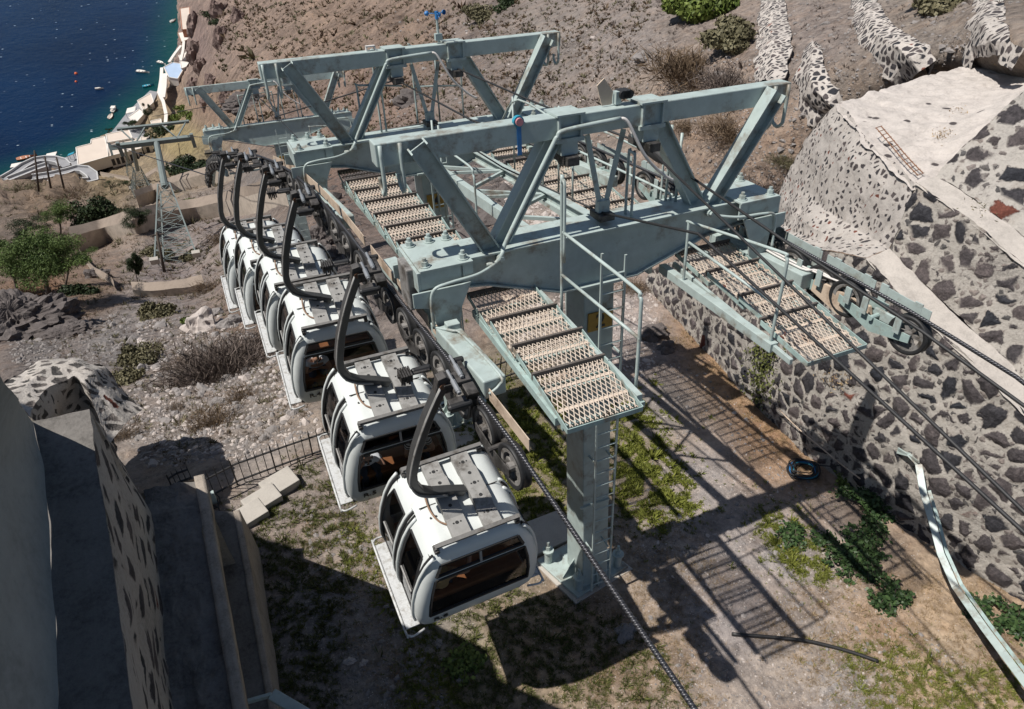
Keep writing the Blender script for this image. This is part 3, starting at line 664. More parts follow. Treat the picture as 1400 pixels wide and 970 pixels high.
    # interior
    b = MB(); b.box(-.9, .9, -.8, .8, -1.80, -1.76); b.build('floor', 'interior', t)
    for s in (-1, 1):
        b = MB(); b.box(-.82, .82, s*.42-.2, s*.42+.2, -1.42, -1.34); b.box(-.8, .8, s*.66-.05, s*.66+.05, -1.42, -1.28); b.box(-.75, .75, s*.5-.04, s*.5+.04, -1.76, -1.42)
        b.build('bench', 'orange', t, bevel=.02)
    b = MB(); b.box(-.7, .7, -.7, .7, -.12, -.10); b.build('ceiling_lining', 'interior', t)
    # roof gear
    for y in (-.67, .67):
        b = MB(); b.box(-.63, .63, y-.012, y+.012, .05, .15); b.box(-.63, .63, y-.05, y+.012, .145, .155)
        for x in (-.6, .6): b.box(x-.03, x+.03, y-.04, y+.04, -.03, .1)
        b.build('roof_bar', 'bar_steel', t)
        b = MB(); b.cyl((-.6, y-.06, .03), (-.6, y+.06, .03), .035, 10); b.cyl((.6, y-.06, .03), (.6, y+.06, .03), .035, 10); b.build('bar_bolt', 'machine', t)
    for x in (-.21, .25):
        b = MB(); y0, y1 = -.65, .65; hw = .13
        prof = [(y0, .13), (-.36, .13), (-.27, .19), (.27, .19), (.36, .13), (y1, .13)]
        vs = []; fs = []
        for (y, z) in prof: vs += [(x-hw, y, z), (x+hw, y, z), (x-hw, y, z-.12), (x+hw, y, z-.12)]
        for i in range(len(prof)-1):
            a = i*4; fs += [(a, a+1, a+5, a+4), (a, a+4, a+6, a+2), (a+1, a+3, a+7, a+5), (a+2, a+6, a+7, a+3)]
        fs += [(0, 2, 3, 1), (len(vs)-4, len(vs)-3, len(vs)-1, len(vs)-2)]
        b.add(vs, fs); cb = b.build('roof_channel', 'grey_steel', t)
        for y in (-.45, -.2, 0.02, .2, .45):
            zz_ = .193 if abs(y) < .27 else .133
            for dx, rr in ((0, .026), (-.05, .012), (.055, .012)):
                if rr < .02 and abs(y) in (.2,): continue
                b = MB(); b.cyl((x+dx, y, zz_-.01), (x+dx, y, zz_+.003), rr, 10); b.build('bolt_hole', 'black', cb)
    for xa, xb in ((-.60, -.35), (.41, .6)): b = MB(); b.box(xa, xb, -.005, .005, .03, .05); b.build('roof_seam', 'machine', t)
    for x in (-.42, -.5): b = MB(); b.cyl((x, -.2, .03), (x, -.2, .055), .014, 6); b.build('roof_screw', 'machine', t)
    b = MB(); b.cyl((-.46, .28, .03), (-.46, .28, .12), .035, 10); b.cyl((-.46, .28, .1), (-.40, .2, .12), .025, 8); b.build('cable_socket', 'rim', t)
    b = MB(); b.tube([(-.44, .24, .12), (-.46, .12, .08), (-.47, -.1, .07), (-.42, -.3, .07), (-.3, -.42, .07)], .014, 6, smooth=4); b.build('roof_cable', 'bronze', t, smooth=True)
    # hanger arm
    b = MB(); pts = [(-.27, 0, 2.5), (-.45, 0, 2.0), (-.60, 0, 1.45), (-.68, 0, .95), (-.67, 0, .72), (-.58, 0, .5), (-.42, 0, .36), (-.15, 0, .24), (.08, 0, .12)]
    P = [np.array(p, float) for p in pts]; vs = []; m = len(P); hw = .062
    for i in range(m):
        d = nrm(P[min(i+1, m-1)]-P[max(i-1, 0)]); sd = np.array([0, 1., 0]); u2 = np.cross(sd, d)
        vs += [P[i]+sd*hw+u2*hw, P[i]-sd*hw+u2*hw, P[i]-sd*hw-u2*hw, P[i]+sd*hw-u2*hw]
    fs = [(i*4+k, i*4+(k+1) % 4, i*4+4+(k+1) % 4, i*4+4+k) for i in range(m-1) for k in range(4)]+[(3, 2, 1, 0), tuple((m-1)*4+k for k in range(4))]
    b.add(vs, fs); hg = b.build('hanger_arm', 'hanger', t, bevel=.012)
    b = MB()
    for y in (-.075, -.095): b.tube([(p[0]-.05, y, p[2]+.03) for p in pts[:-1]], .010, 6, smooth=3)
    b.build('arm_cable', 'grey_steel', hg, smooth=True)
    # grip at the pivot
    c = np.array([-.27, 0, 2.5]); gp = MB(); gp.prism([c+np.array(q) for q in ((-.10, -.055, -.12), (.12, -.055, -.12), (.16, -.055, .05), (.04, -.055, .17), (-.06, -.055, .15))], (0, .11, 0))
    gp.box(.0+c[0], .34+c[0], -.09, .09, c[2]-.02, c[2]+.06); gp.box(c[0]+.22, c[0]+.36, -.28, .28, c[2]-.10, c[2]+.02); gp.box(c[0]-.02, c[0]+.2, -.36, -.22, c[2]-.12, c[2]-.02)
    g = gp.build('grip_body', 'machine', t, bevel=.008)
    b = MB(); b.cyl(c+(0, -.07, .03), c+(0, -.03, .03), .045, 14); b.build('pivot_cap', 'rust', g)
    for x, z in ((.10, .13), (.24, .08)):
        y_ = .16 if x > .2 else -.10; b = MB(); b.cyl(c+(x, y_-.02, z), c+(x, y_+.17, z), .020, 12); b.cyl(c+(x, y_-.18, z), c+(x, y_, z), .032, 12); b.cyl(c+(x, y_-.21, z), c+(x, y_-.18, z), .026, 12); b.build('spring_cylinder', 'silver', g, smooth=False)
    for p, q in (((-.26, .3, .02), (-.02, .3, .02)), ((-.05, -.34, -.04), (.24, -.34, -.04)), ((.24, .3, .0), (.40, .3, .0))):
        b = MB(); b.tube([c+p, c+(np.array(p)*.9+np.array(q)*.1), c+(np.array(p)*.1+np.array(q)*.9), c+q], [.03, .042, .042, .03], 12); b.build('guide_roller', 'black', g)
    b = MB()
    for k in range(5): b.box(c[0]-.42+.03*k, c[0]-.40+.03*k, .18, .34, c[2]-.02-.03*(k % 2), c[2]+.1)
    b.cyl(c+(-.44, .26, .04), c+(-.05, .26, .02), .02, 8); b.build('grip_lever', 'machine', g)
    textmesh('cabin_number', number, .19, 'text', t, Matrix.Translation((-.55, -.868, -1.70))@Matrix.Rotation(math.radians(74+20), 4, 'X')) if False else textmesh('cabin_number', number, .18, 'text', t, Matrix.Translation((-.62, -.915, -1.53))@Matrix.Rotation(math.radians(98), 4, 'X'))
    return t
CP = [((2.06, 5.20, -8.58), 2.5), ((1.69, 7.78, -8.84), 1.0), ((1.35, 10.9, -9.5), 0.0), ((1.13, 13.6, -10.5), 1), ((.77, 15.6, -11.25), 1), ((.43, 17.5, -12.2), 1)]
labs = ['nearest white cabin, marked R.6, with a blond passenger inside', 'white cabin marked R.5, second from the front, with people behind the glass', 'white cabin marked R.4, third from the front, orange benches inside',
        'fourth white cabin from the front, mostly hidden by the third', 'fifth white cabin from the front, a sliver of white shell', 'rearmost white cabin at the far end of the row']
cab0 = make_cabin('R.6', labs[0]); cabins = [cab0]
for i in range(1, 6):
    c = copy_tree(cab0); c['label'] = labs[i]; cabins.append(c)
    for ch_ in list(c.children):
        if ch_.name.startswith('cabin_number'): bpy.data.objects.remove(ch_)
    if i in (1, 2): textmesh('cabin_number', 'R.5' if i == 1 else 'R.4', .18, 'text', c, Matrix.Translation((-.62, -.915, -1.53))@Matrix.Rotation(math.radians(98), 4, 'X'))
for c, (p, yaw) in zip(cabins, CP):
    c.location = p; c.rotation_euler = (0, 0, math.radians(yaw))
# ================================================================ TERRAIN
SEA = -215.0
CT = []                                        # (px, py, 1/.. log depth)
def cz(px, py, z): P = onz(px, py, z); CT.append((px, py, math.log(max(depth_of(P), .5))))
def cP(P): x, y = proj(P); CT.append((x, y, math.log(depth_of(P))))
def gw(u, v):                                   # the plot: slopes with the line beyond the pylon, nearly level on this side
    return W(u, v, 0.0)
for u in np.arange(-9, 11, 2.4):
    for v in (-7.0, -5.5, -4, -2.5, -1, .8, 2.6, 4.6, 6.6):
        if proj(gw(u, v))[1] < 1900: cP(gw(u, v))
for u in (3, 5.5, 8, 11): 
    for v in (8.2, 10): cP(gw(u, v))
for u in (14, 18): 
    for v in (-3, 0, 3, 6, 9): cP(gw(u, v))
for x, y, z in [(270, 655, -15.05), (200, 690, -15.0), (350, 570, -16.4), (430, 540, -16.2), (250, 590, -16.8), (200, 560, -17.8), (300, 500, -19), (380, 480, -19), (180, 500, -20), (240, 450, -23), (300, 440, -22), (330, 400, -24),
    (500, 500, -17.0), (560, 440, -17.2), (460, 430, -20), (620, 400, -17.5), (520, 350, -19.5),
    (130, 470, -23), (60, 450, -26), (0, 470, -24), (0, 560, -20), (100, 560, -18.5), (120, 420, -29), (200, 420, -28), (270, 400, -29), (230, 396, -31), (170, 395, -32), (245, 368, -36), (180, 365, -36), (290, 350, -34),
    (110, 360, -37), (50, 380, -34), (20, 330, -45), (150, 342, -40), (150, 332, -43), (250, 310, -43), (310, 285, -43), (280, 262, -50), (230, 275, -52), (170, 290, -50), (120, 300, -58), (60, 290, -72), (0, 290, -78),
    (60, 264, -100), (150, 278, -72), (0, 264, -115), (120, 262, -110), (60, 256, -170), (120, 254, -172), (0, 256, -190), (150, 248, -185), (60, 248, -196), (110, 240, -202), (0, 250, -204), (20, 238, -212), (-100, 262, -212), (-100, 290, -120), (-100, 400, -50),
    (215, 244, -110), (245, 232, -95), (200, 252, -120), (265, 215, -95), (300, 200, -85), (180, 234, -203), (160, 236, -208), (150, 222, -212), (200, 215, -207), (225, 218, -190), (240, 195, -190), (245, 165, -203), (228, 150, -209), (265, 172, -170), (250, 130, -207),
    (240, 108, -210), (258, 92, -206), (252, 60, -206), (262, 60, -195), (252, 20, -206), (268, 15, -185), (262, -40, -200), (270, 100, -175), (285, 60, -165), (300, 100, -130), (300, 150, -110), (330, 50, -125), (330, 0, -145), (330, -60, -170), (350, 120, -85), (340, 180, -62),
    (400, 100, -72), (400, 0, -105), (400, -80, -140), (450, 180, -40), (430, 215, -33), (360, 240, -38), (350, 290, -36), (420, 270, -28), (420, 330, -22.5), (480, 100, -46), (500, 0, -75), (500, 180, -32), (560, 120, -32), (600, 60, -34), (600, 0, -42), (600, -80, -60), (560, 240, -24),
    (500, 280, -24.5), (620, 300, -19.5), (560, 300, -21.5), (650, 180, -23.5), (700, 100, -24), (700, 0, -30), (700, -90, -40), (720, 240, -18.6), (760, 290, -16.7), (700, 330, -17), (760, 190, -19.5), (800, 100, -19), (800, 0, -22.5), (900, 60, -15.5), (900, 0, -17), (900, -90, -22), (850, 180, -17.2),
    (930, 150, -15), (1000, 60, -13), (1000, 0, -14.5), (980, 200, -13.8), (1030, 230, -13.2), (1050, 120, -11.8), (1000, 285, -14.2), (900, 300, -16), (1100, 60, -10.8), (1100, 0, -11.8), (1140, 100, -10), (1200, 40, -9), (1250, 80, -8.3),
    (1300, 40, -7.5), (1380, 40, -6), (1400, 0, -6.5), (1180, 0, -10), (1450, 60, -5.5), (1400, -90, -8), (1150, -90, -13), (1120, 200, -12.2), (1300, 150, -10.5), (1430, 180, -9.5), (1600, 100, -7), (1600, 400, -12.5)]: cz(x, y, z)
for x, y, z in [(238, 60, -219), (236, 20, -219), (232, 90, -218.5), (222, 106, -218.5), (206, 130, -218.5), (170, 155, -218.5), (150, 178, -218.5), (110, 203, -218.5), (60, 222, -218.5), (10, 238, -219), (246, -40, -219),
    (225, 150, -209), (215, 165, -208), (235, 180, -200), (205, 180, -210), (225, 195, -200), (200, 165, -212.3), (255, 145, -200), (247, 40, -212), (242, 84, -212.5), (234, 108, -212.8), (218, 128, -213), (186, 158, -213), (160, 184, -213), (120, 208, -213), (70, 230, -212.5), (30, 243, -212),
    (160, 110, -222), (120, 170, -222), (60, 200, -222), (0, 225, -222), (0, 150, -230), (100, 100, -230), (200, 50, -230), (0, 0, -235), (230, 0, -225), (120, 0, -235), (50, 50, -235), (-200, 100, -235), (-300, 230, -225), (0, -80, -240), (200, -80, -235)]: cz(x, y, z)
CT = np.array(CT); _s = 1/400.0
def _phi(r2): return np.where(r2 > 0, r2*np.log(np.maximum(r2, 1e-12))*.5, 0)
_X = CT[:, :2]*_s; _d2 = ((_X[:, None]-_X[None])**2).sum(-1); _n = len(_X)
_A = np.zeros((_n+3, _n+3)); _A[:_n, :_n] = _phi(_d2)+np.eye(_n)*2e-5; _A[:_n, _n] = 1; _A[:_n, _n+1:] = _X; _A[_n:, :_n] = _A[:_n, _n:].T
_w = np.linalg.solve(_A, np.concatenate([CT[:, 2], [0, 0, 0]]))
def logdepth(px, py):
    Q = np.stack([np.asarray(px, float).ravel()*_s, np.asarray(py, float).ravel()*_s], 1); out = np.empty(len(Q))
    for i in range(0, len(Q), 4000):
        q = Q[i:i+4000]; out[i:i+4000] = _phi(((q[:, None]-_X[None])**2).sum(-1))@_w[:_n]+_w[_n]+q@_w[_n+1:]
    return out
def ground_raw(px, py):
    px = np.asarray(px, float).ravel(); py = np.asarray(py, float).ravel(); d = np.exp(logdepth(px, py))
    C = np.stack([(px-PX)/F*d, (PY-py)/F*d, -d], 1); return C@WM.T
def fbm(P, s, o=4, seed=0.0):
    return np.array([noise.fractal(Vector((p[0]*s+seed, p[1]*s, p[2]*s)), .9, 2.1, o, noise_basis='PERLIN_ORIGINAL') for p in P])
def relief(P):
    """small-scale height noise; grows with distance"""
    r = np.linalg.norm(P, axis=1)
    a = np.interp(r, [10, 16, 25, 45, 85, 140, 400], [.035, .05, .12, .28, .5, 1.8, 2.2]); f = np.interp(r, [10, 20, 45, 120, 400], [.9, .5, .28, .09, .06])
    out = np.array([noise.fractal(Vector(p)*float(ff), .9, 2.1, 5, noise_basis='PERLIN_ORIGINAL') for p, ff in zip(P, np.interp(r, [0, 22, 22.01, 60, 60.01, 999], [.8, .8, .35, .35, .07, .07]))])
    return a*out
def ground(px, py):
    P = ground_raw(px, py); P[:, 2] += relief(P); return P
def G(px, py): return ground([px], [py])[0]
gx = np.concatenate([np.arange(-560, -20, 20), np.arange(-20, 1420, 4.0), np.arange(1420, 2100, 20)]); gy = np.concatenate([np.arange(-150, -8, 10), np.arange(-8, 980, 4.0), np.arange(980, 1300, 12)])
GX, GY = np.meshgrid(gx, gy); PG = ground(GX.ravel(), GY.ravel()); nxg, nyg = len(gx), len(gy)
me = bpy.data.meshes.new('terrain')
idx = np.arange(nxg*nyg).reshape(nyg, nxg)
quads = np.stack([idx[:-1, :-1], idx[1:, :-1], idx[1:, 1:], idx[:-1, 1:]], -1).reshape(-1, 4)
me.from_pydata(PG.tolist(), [], quads.tolist()); me.update()
me.polygons.foreach_set('use_smooth', [True]*len(me.polygons))
# soil colour zones (real soils: reddish scoria, grey ash, brown dry scrub land, pale rubble)
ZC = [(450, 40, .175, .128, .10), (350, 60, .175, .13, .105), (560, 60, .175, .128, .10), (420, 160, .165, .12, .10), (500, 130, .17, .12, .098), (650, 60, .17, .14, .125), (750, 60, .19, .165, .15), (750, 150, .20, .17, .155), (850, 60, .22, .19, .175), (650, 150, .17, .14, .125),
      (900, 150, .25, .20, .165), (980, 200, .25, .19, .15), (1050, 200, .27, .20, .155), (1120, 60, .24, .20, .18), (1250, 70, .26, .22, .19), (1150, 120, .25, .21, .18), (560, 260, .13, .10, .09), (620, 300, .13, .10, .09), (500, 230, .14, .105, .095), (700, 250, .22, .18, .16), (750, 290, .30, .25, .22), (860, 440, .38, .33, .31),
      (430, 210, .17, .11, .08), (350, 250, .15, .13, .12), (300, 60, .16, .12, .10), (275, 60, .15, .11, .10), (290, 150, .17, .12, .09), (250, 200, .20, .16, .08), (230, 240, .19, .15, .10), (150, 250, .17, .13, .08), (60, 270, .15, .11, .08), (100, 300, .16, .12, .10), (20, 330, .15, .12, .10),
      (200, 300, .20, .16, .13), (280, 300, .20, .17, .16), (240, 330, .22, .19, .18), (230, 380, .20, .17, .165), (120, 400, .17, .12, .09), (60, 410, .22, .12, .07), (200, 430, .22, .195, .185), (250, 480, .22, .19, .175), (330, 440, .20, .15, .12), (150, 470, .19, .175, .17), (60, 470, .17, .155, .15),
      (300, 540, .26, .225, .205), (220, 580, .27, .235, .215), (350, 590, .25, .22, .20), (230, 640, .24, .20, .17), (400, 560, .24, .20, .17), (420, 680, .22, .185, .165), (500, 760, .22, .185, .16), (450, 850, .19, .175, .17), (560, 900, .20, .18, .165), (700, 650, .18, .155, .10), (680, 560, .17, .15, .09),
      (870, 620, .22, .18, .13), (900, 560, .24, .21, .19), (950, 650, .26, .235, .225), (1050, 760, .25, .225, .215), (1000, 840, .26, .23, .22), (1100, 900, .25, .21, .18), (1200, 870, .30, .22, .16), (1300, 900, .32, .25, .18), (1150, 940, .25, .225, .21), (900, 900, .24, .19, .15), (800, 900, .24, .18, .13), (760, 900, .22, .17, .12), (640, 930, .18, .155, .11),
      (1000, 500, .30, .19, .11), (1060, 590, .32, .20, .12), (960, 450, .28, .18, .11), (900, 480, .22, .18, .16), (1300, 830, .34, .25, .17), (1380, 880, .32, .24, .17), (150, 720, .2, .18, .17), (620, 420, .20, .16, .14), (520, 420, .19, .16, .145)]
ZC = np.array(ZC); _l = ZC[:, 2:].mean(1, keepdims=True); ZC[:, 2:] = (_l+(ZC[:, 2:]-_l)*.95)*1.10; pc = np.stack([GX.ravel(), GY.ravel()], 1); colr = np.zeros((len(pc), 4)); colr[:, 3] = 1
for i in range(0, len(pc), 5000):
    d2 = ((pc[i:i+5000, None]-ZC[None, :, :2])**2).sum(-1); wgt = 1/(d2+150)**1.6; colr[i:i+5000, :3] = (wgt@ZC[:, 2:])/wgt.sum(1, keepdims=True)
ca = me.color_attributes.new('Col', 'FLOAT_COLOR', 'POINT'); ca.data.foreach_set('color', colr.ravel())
def ground_mat():
    t = NT('volcanic_soil'); at = t.n('ShaderNodeAttribute', attribute_name='Col').outputs[0]
    c = t.coord(1.0); pos = t.n('ShaderNodeVectorMath', operation='LENGTH'); t.t.links.new(c, pos.inputs[0]); dist = pos.outputs['Value']
    inv = t.math('DIVIDE', 16.0, t.math('MAXIMUM', dist, 9.0))
    def sc(k):
        vm = t.n('ShaderNodeVectorMath', operation='SCALE'); t.t.links.new(c, vm.inputs[0]); vm.inputs['Scale'].default_value = k; return vm.outputs[0]
    far = t.ramp(t.math('DIVIDE', dist, 200.0), (.18, (0, 0, 0)), (.5, (1, 1, 1))); midf = t.ramp(t.math('DIVIDE', dist, 60.0), (.22, (0, 0, 0)), (.45, (1, 1, 1)))
    nf = t.noise(sc(7.0), 1.0, 8, .75); nm = t.noise(sc(1.1), 1.0, 8, .7); nl = t.noise(sc(.35), 1.0, 7, .7); nh = t.noise(sc(.09), 1.0, 8, .72)
    nq = t.noise(sc(2.8), 1.0, 9, .78); near = t.mix(midf, t.math('ADD', t.math('MULTIPLY', nf, .55), t.math('MULTIPLY', nm, .45)), t.math('ADD', t.math('MULTIPLY', nq, .6), t.math('MULTIPLY', nm, .4))); farn = t.math('ADD', t.math('MULTIPLY', nl, .5), t.math('MULTIPLY', nh, .5))
    fac = t.mix(far, near, farn)
    dark = t.mix(t.ramp(fac, (.36, (.40,)*3), (.50, (1, 1, 1))), (0, 0, 0), at, 'MIX')
    base = t.mix(1.0, at, t.ramp(fac, (.36, (.36, .35, .35)), (.50, (1.05, 1.05, 1.05)), (.63, (1.7, 1.66, 1.6))), 'MULTIPLY')
    hue = t.noise(sc(.8), 1.0, 6, .7); base = t.mix(t.ramp(hue, (.48, (0, 0, 0)), (.62, (.45,)*3)), base, t.mix(1.0, base, (1.12, .97, .84), 'MULTIPLY'))
    # pebbles and white chips
    v1 = t.n('ShaderNodeTexVoronoi', i_Vector=sc(22.0), i_Scale=1.0); sp = t.ramp(v1.outputs['Distance'], (.17, (1, 1, 1)), (.25, (0, 0, 0)))
    pick = t.ramp(t.n('ShaderNodeSeparateColor', i_0=v1.outputs['Color']).outputs[0], (.80, (0, 0, 0)), (.82, (1, 1, 1)))
    base = t.mix(t.math('MULTIPLY', sp, pick), base, (.50, .46, .43))
    v2 = t.n('ShaderNodeTexVoronoi', i_Vector=sc(2.6), i_Scale=1.0); sp2 = t.ramp(v2.outputs['Distance'], (.10, (1, 1, 1)), (.16, (0, 0, 0)))
    pk2 = t.ramp(t.n('ShaderNodeSeparateColor', i_0=v2.outputs['Color']).outputs[1], (.86, (0, 0, 0)), (.88, (1, 1, 1)))
    base = t.mix(t.math('MULTIPLY', t.math('MULTIPLY', sp2, pk2), far), base, (.42, .39, .37))
    t.set(Base_Color=base, Roughness=.95); t.b.inputs['Specular IOR Level'].default_value = .15
    hb = t.mix(far, t.mix(midf, t.math('MULTIPLY', t.math('ADD', nf, nm), .06), t.math('MULTIPLY', t.math('ADD', nq, nm), .26)), t.math('MULTIPLY', t.math('ADD', nl, t.math('MULTIPLY', nm, .6)), .9))
    bp = t.n('ShaderNodeBump', i_Height=hb, i_Strength=1.0, i_Distance=1.0); t.t.links.new(bp.outputs[0], t.b.inputs['Normal'])
    return t.m
M['ground'] = ground_mat(); me.materials.append(M['ground'])
terrain = bpy.data.objects.new('terrain', me); COL.objects.link(terrain); terrain['kind'] = 'structure'
# ---------------------------------------------------------------- sea
shore = np.array([onz(x, y, SEA)[:2] for x, y in [(262, -40), (250, 15), (243, 60), (240, 85), (230, 105), (214, 126), (178, 155), (156, 180), (116, 206), (64, 227), (20, 242), (-60, 270)]])
def seadist(x, y):
    best = 1e9
    for a, c in zip(shore[:-1], shore[1:]):
        ab = c-a; tt = np.clip(np.dot((x, y)-a, ab)/np.dot(ab, ab), 0, 1); best = min(best, np.linalg.norm((x, y)-(a+ab*tt)))
    return best
b = MB(); sx = np.concatenate([np.linspace(-420, 80, 120), [400]]); sy = np.concatenate([np.linspace(180, 800, 140), [1200, 2000, 4000, 9000]]); sx = np.concatenate([[-9000, -3000, -1200, -700], sx, [1500, 6000]])
vs = [(x, y, SEA) for y in sy for x in sx]; n_ = len(sx)
b.add(vs, [(j*n_+i, j*n_+i+1, (j+1)*n_+i+1, (j+1)*n_+i) for j in range(len(sy)-1) for i in range(n_-1)])
def seamat():
    t = NT('deep_sea_water'); at = t.n('ShaderNodeAttribute', attribute_name='Shallow').outputs['Fac']; c = t.coord(1.0)
    deep = t.ramp(t.noise(c, .012, 4), (.35, (.0004, .008, .030)), (.7, (.0007, .015, .052)))
    base = t.mix(at, deep, (.003, .045, .040))
    n = t.noise(c, .16, 6, .7); fm = t.n('ShaderNodeTexVoronoi', i_Vector=t.coord((.19, .42, 1)), i_Scale=1.0, i_Randomness=1.0)
    foam = t.math('MULTIPLY', t.ramp(fm.outputs['Distance'], (.08, (1, 1, 1)), (.16, (0, 0, 0))), t.ramp(t.n('ShaderNodeSeparateColor', i_0=fm.outputs['Color']).outputs[0], (.78, (0, 0, 0)), (.86, (1, 1, 1))))
    foam = t.math('MULTIPLY', foam, t.ramp(t.noise(c, .02, 3), (.36, (0, 0, 0)), (.52, (1, 1, 1))))
    t.set(Base_Color=t.mix(foam, base, (.45, .52, .56)), Roughness=.2); t.b.inputs['Specular IOR Level'].default_value = .16
    bp = t.n('ShaderNodeBump', i_Height=n, i_Strength=.55, i_Distance=.9); t.t.links.new(bp.outputs[0], t.b.inputs['Normal']); return t.m
M['sea'] = seamat(); sea = b.build('sea', 'sea', None, kind='structure')
sa = sea.data.attributes.new('Shallow', 'FLOAT', 'POINT'); sa.data.foreach_set('value', [float(np.clip(1.1-seadist(x, y)/26.0, 0, 1))**1.4 if (-400 < x < 120 and y < 900) else 0.0 for x, y, z in vs])
# ================================================================ WALLS
def stone_mat(name, scale, thr, mortar, dark=((.024, .026, .032), (.092, .077, .076)), pres=.0, stretch=(1, 1, 1), wob=.4, bumpd=.03, mvar=.2, red=.02, disp=.05, fill=True):
    t = NT(name); c = t.coord(stretch); nz = t.n('ShaderNodeTexNoise', i_Vector=c, i_Scale=scale*1.5, i_Detail=7, i_Roughness=.68)
    off = t.n('ShaderNodeVectorMath', operation='MULTIPLY_ADD'); t.t.links.new(nz.outputs['Color'], off.inputs[0]); off.inputs[1].default_value = (wob/scale,)*3; t.t.links.new(c, off.inputs[2])
    grain = t.noise(c, scale*9, 9, .75); big = t.noise(c, scale*.35, 6, .65); midn = t.noise(c, scale*3, 7, .7)
    def layer(sc, th0, pr):
        v = t.n('ShaderNodeTexVoronoi', i_Vector=off.outputs[0], i_Scale=sc); e = t.n('ShaderNodeTexVoronoi', feature='DISTANCE_TO_EDGE', i_Vector=off.outputs[0], i_Scale=sc); sep = t.n('ShaderNodeSeparateColor', i_0=v.outputs['Color'])
        th = t.math('ADD', th0, t.math('ADD', t.math('MULTIPLY', sep.outputs[0], .12), t.math('MULTIPLY', t.math('SUBTRACT', midn, .5), .22)))
        m = t.math('MULTIPLY', t.math('SUBTRACT', e.outputs['Distance'], th), 16.0, clamp=True)
        dome = t.math('MINIMUM', t.math('MULTIPLY', t.math('SUBTRACT', e.outputs['Distance'], th), 3.2), 1.0)
        m = t.math('MULTIPLY', m, t.math('GREATER_THAN', sep.outputs[1], pr)) if pr else m
        return m, t.math('MULTIPLY', t.math('MAXIMUM', dome, 0.0), m), sep
    m, dome, sep = layer(scale, thr, pres)
    stc = t.mix(sep.outputs[2], dark[0], dark[1]); stc = t.mix(t.math('GREATER_THAN', sep.outputs[1], 1-red), stc, (.15, .055, .04))
    if fill:
        m2, d2, s2 = layer(scale*2.7, .10, .35); m2 = t.math('MULTIPLY', m2, t.math('SUBTRACT', 1.0, m, clamp=True)); stc = t.mix(m, t.mix(s2.outputs[2], dark[0], (.20, .165, .15)), stc); dome = t.math('MAXIMUM', dome, t.math('MULTIPLY', t.math('MULTIPLY', d2, m2), .4)); mm = t.math('MAXIMUM', m, t.math('MULTIPLY', m2, .85))
    else: mm = m
    stc = t.mix(1.0, stc, t.ramp(t.math('ADD', t.math('MULTIPLY', grain, .5), t.math('MULTIPLY', midn, .5)), (.36, (.45,)*3), (.5, (1, 1, 1)), (.66, (2.0, 1.95, 1.9))), 'MULTIPLY')
    mo = t.mix(1.0, mortar, t.ramp(t.math('ADD', t.math('MULTIPLY', grain, .5), t.math('MULTIPLY', big, .5)), (.36, (1-mvar*2.2,)*3), (.5, (1, 1, 1)), (.64, (1+mvar,)*3)), 'MULTIPLY')
    mo = t.mix(t.ramp(t.noise(c, scale*.7, 8, .75), (.54, (0, 0, 0)), (.66, (.55,)*3)), mo, (.20, .165, .135))
    t.set(Base_Color=t.mix(mm, mo, stc), Roughness=.92); t.b.inputs['Specular IOR Level'].default_value = .2
    hgt = t.math('ADD', t.math('MULTIPLY', dome, .8), t.math('MULTIPLY', grain, .8)); bp = t.n('ShaderNodeBump', i_Height=hgt, i_Strength=.9, i_Distance=bumpd); t.t.links.new(bp.outputs[0], t.b.inputs['Normal'])
    if disp:
        t.m.displacement_method = 'BOTH'; dn = t.n('ShaderNodeDisplacement', i_Scale=disp, i_Midlevel=.4, i_Height=t.math('ADD', dome, t.math('MULTIPLY', midn, .8))); t.t.links.new(dn.outputs[0], t.out.inputs['Displacement'])
    return t.m
M['stone_big'] = stone_mat('large_lava_stones_in_mortar', 2.5, .040, (.37, .34, .305))
M['stone_up'] = stone_mat('lava_stones_in_cement', 2.0, .055, (.38, .352, .32), pres=.06)
M['stone_small'] = stone_mat('small_stones_in_white_render', 6.4, .125, (.43, .395, .365), pres=.20, bumpd=.025, red=.06, disp=.02, fill=False)
M['stone_far'] = stone_mat('stones_in_whitewash', 3.6, .045, (.46, .42, .385), wob=.15, disp=0, fill=False)
M['stone_left'] = stone_mat('stones_in_grey_render', 3.1, .10, (.38, .345, .31), pres=.10, stretch=(1.5, .7, .7), disp=.02, fill=False)
M['stone_port'] = simple('pale_stone', (.40, .34, .28), .9, 0, .2, 1.5, .05, .5)
def plaster(name, col, var=.12, s=3.0, spots=0, bd=.02):
    t = NT(name); c = t.coord(1.0); n1 = t.noise(c, s, 8, .68); n2 = t.noise(c, s*9, 8, .75)
    f = t.math('ADD', t.math('MULTIPLY', n1, .55), t.math('MULTIPLY', n2, .45))
    base = t.ramp(f, (.34, tuple(x*(1-2.2*var) for x in col)), (.5, col), (.64, tuple(min(.85, x*(1+var)) for x in col)))
    if spots:
        v = t.n('ShaderNodeTexVoronoi', i_Vector=c, i_Scale=spots); sp = t.ramp(v.outputs['Distance'], (.20, (1, 1, 1)), (.26, (0, 0, 0))); pk = t.math('GREATER_THAN', t.n('ShaderNodeSeparateColor', i_0=v.outputs['Color']).outputs[0], .80)
        base = t.mix(t.math('MULTIPLY', sp, pk), base, (.07, .06, .06))
    t.set(Base_Color=base, Roughness=.92); t.b.inputs['Specular IOR Level'].default_value = .2
    bp = t.n('ShaderNodeBump', i_Height=f, i_Strength=1.0, i_Distance=bd); t.t.links.new(bp.outputs[0], t.b.inputs['Normal']); return t.m
M['render_white'] = plaster('white_rough_render', (.45, .41, .375), .16, 2.2, 0, .05)
M['render_top'] = plaster('white_gravelly_cement', (.50, .455, .42), .14, 2.4, 2.3, .06)
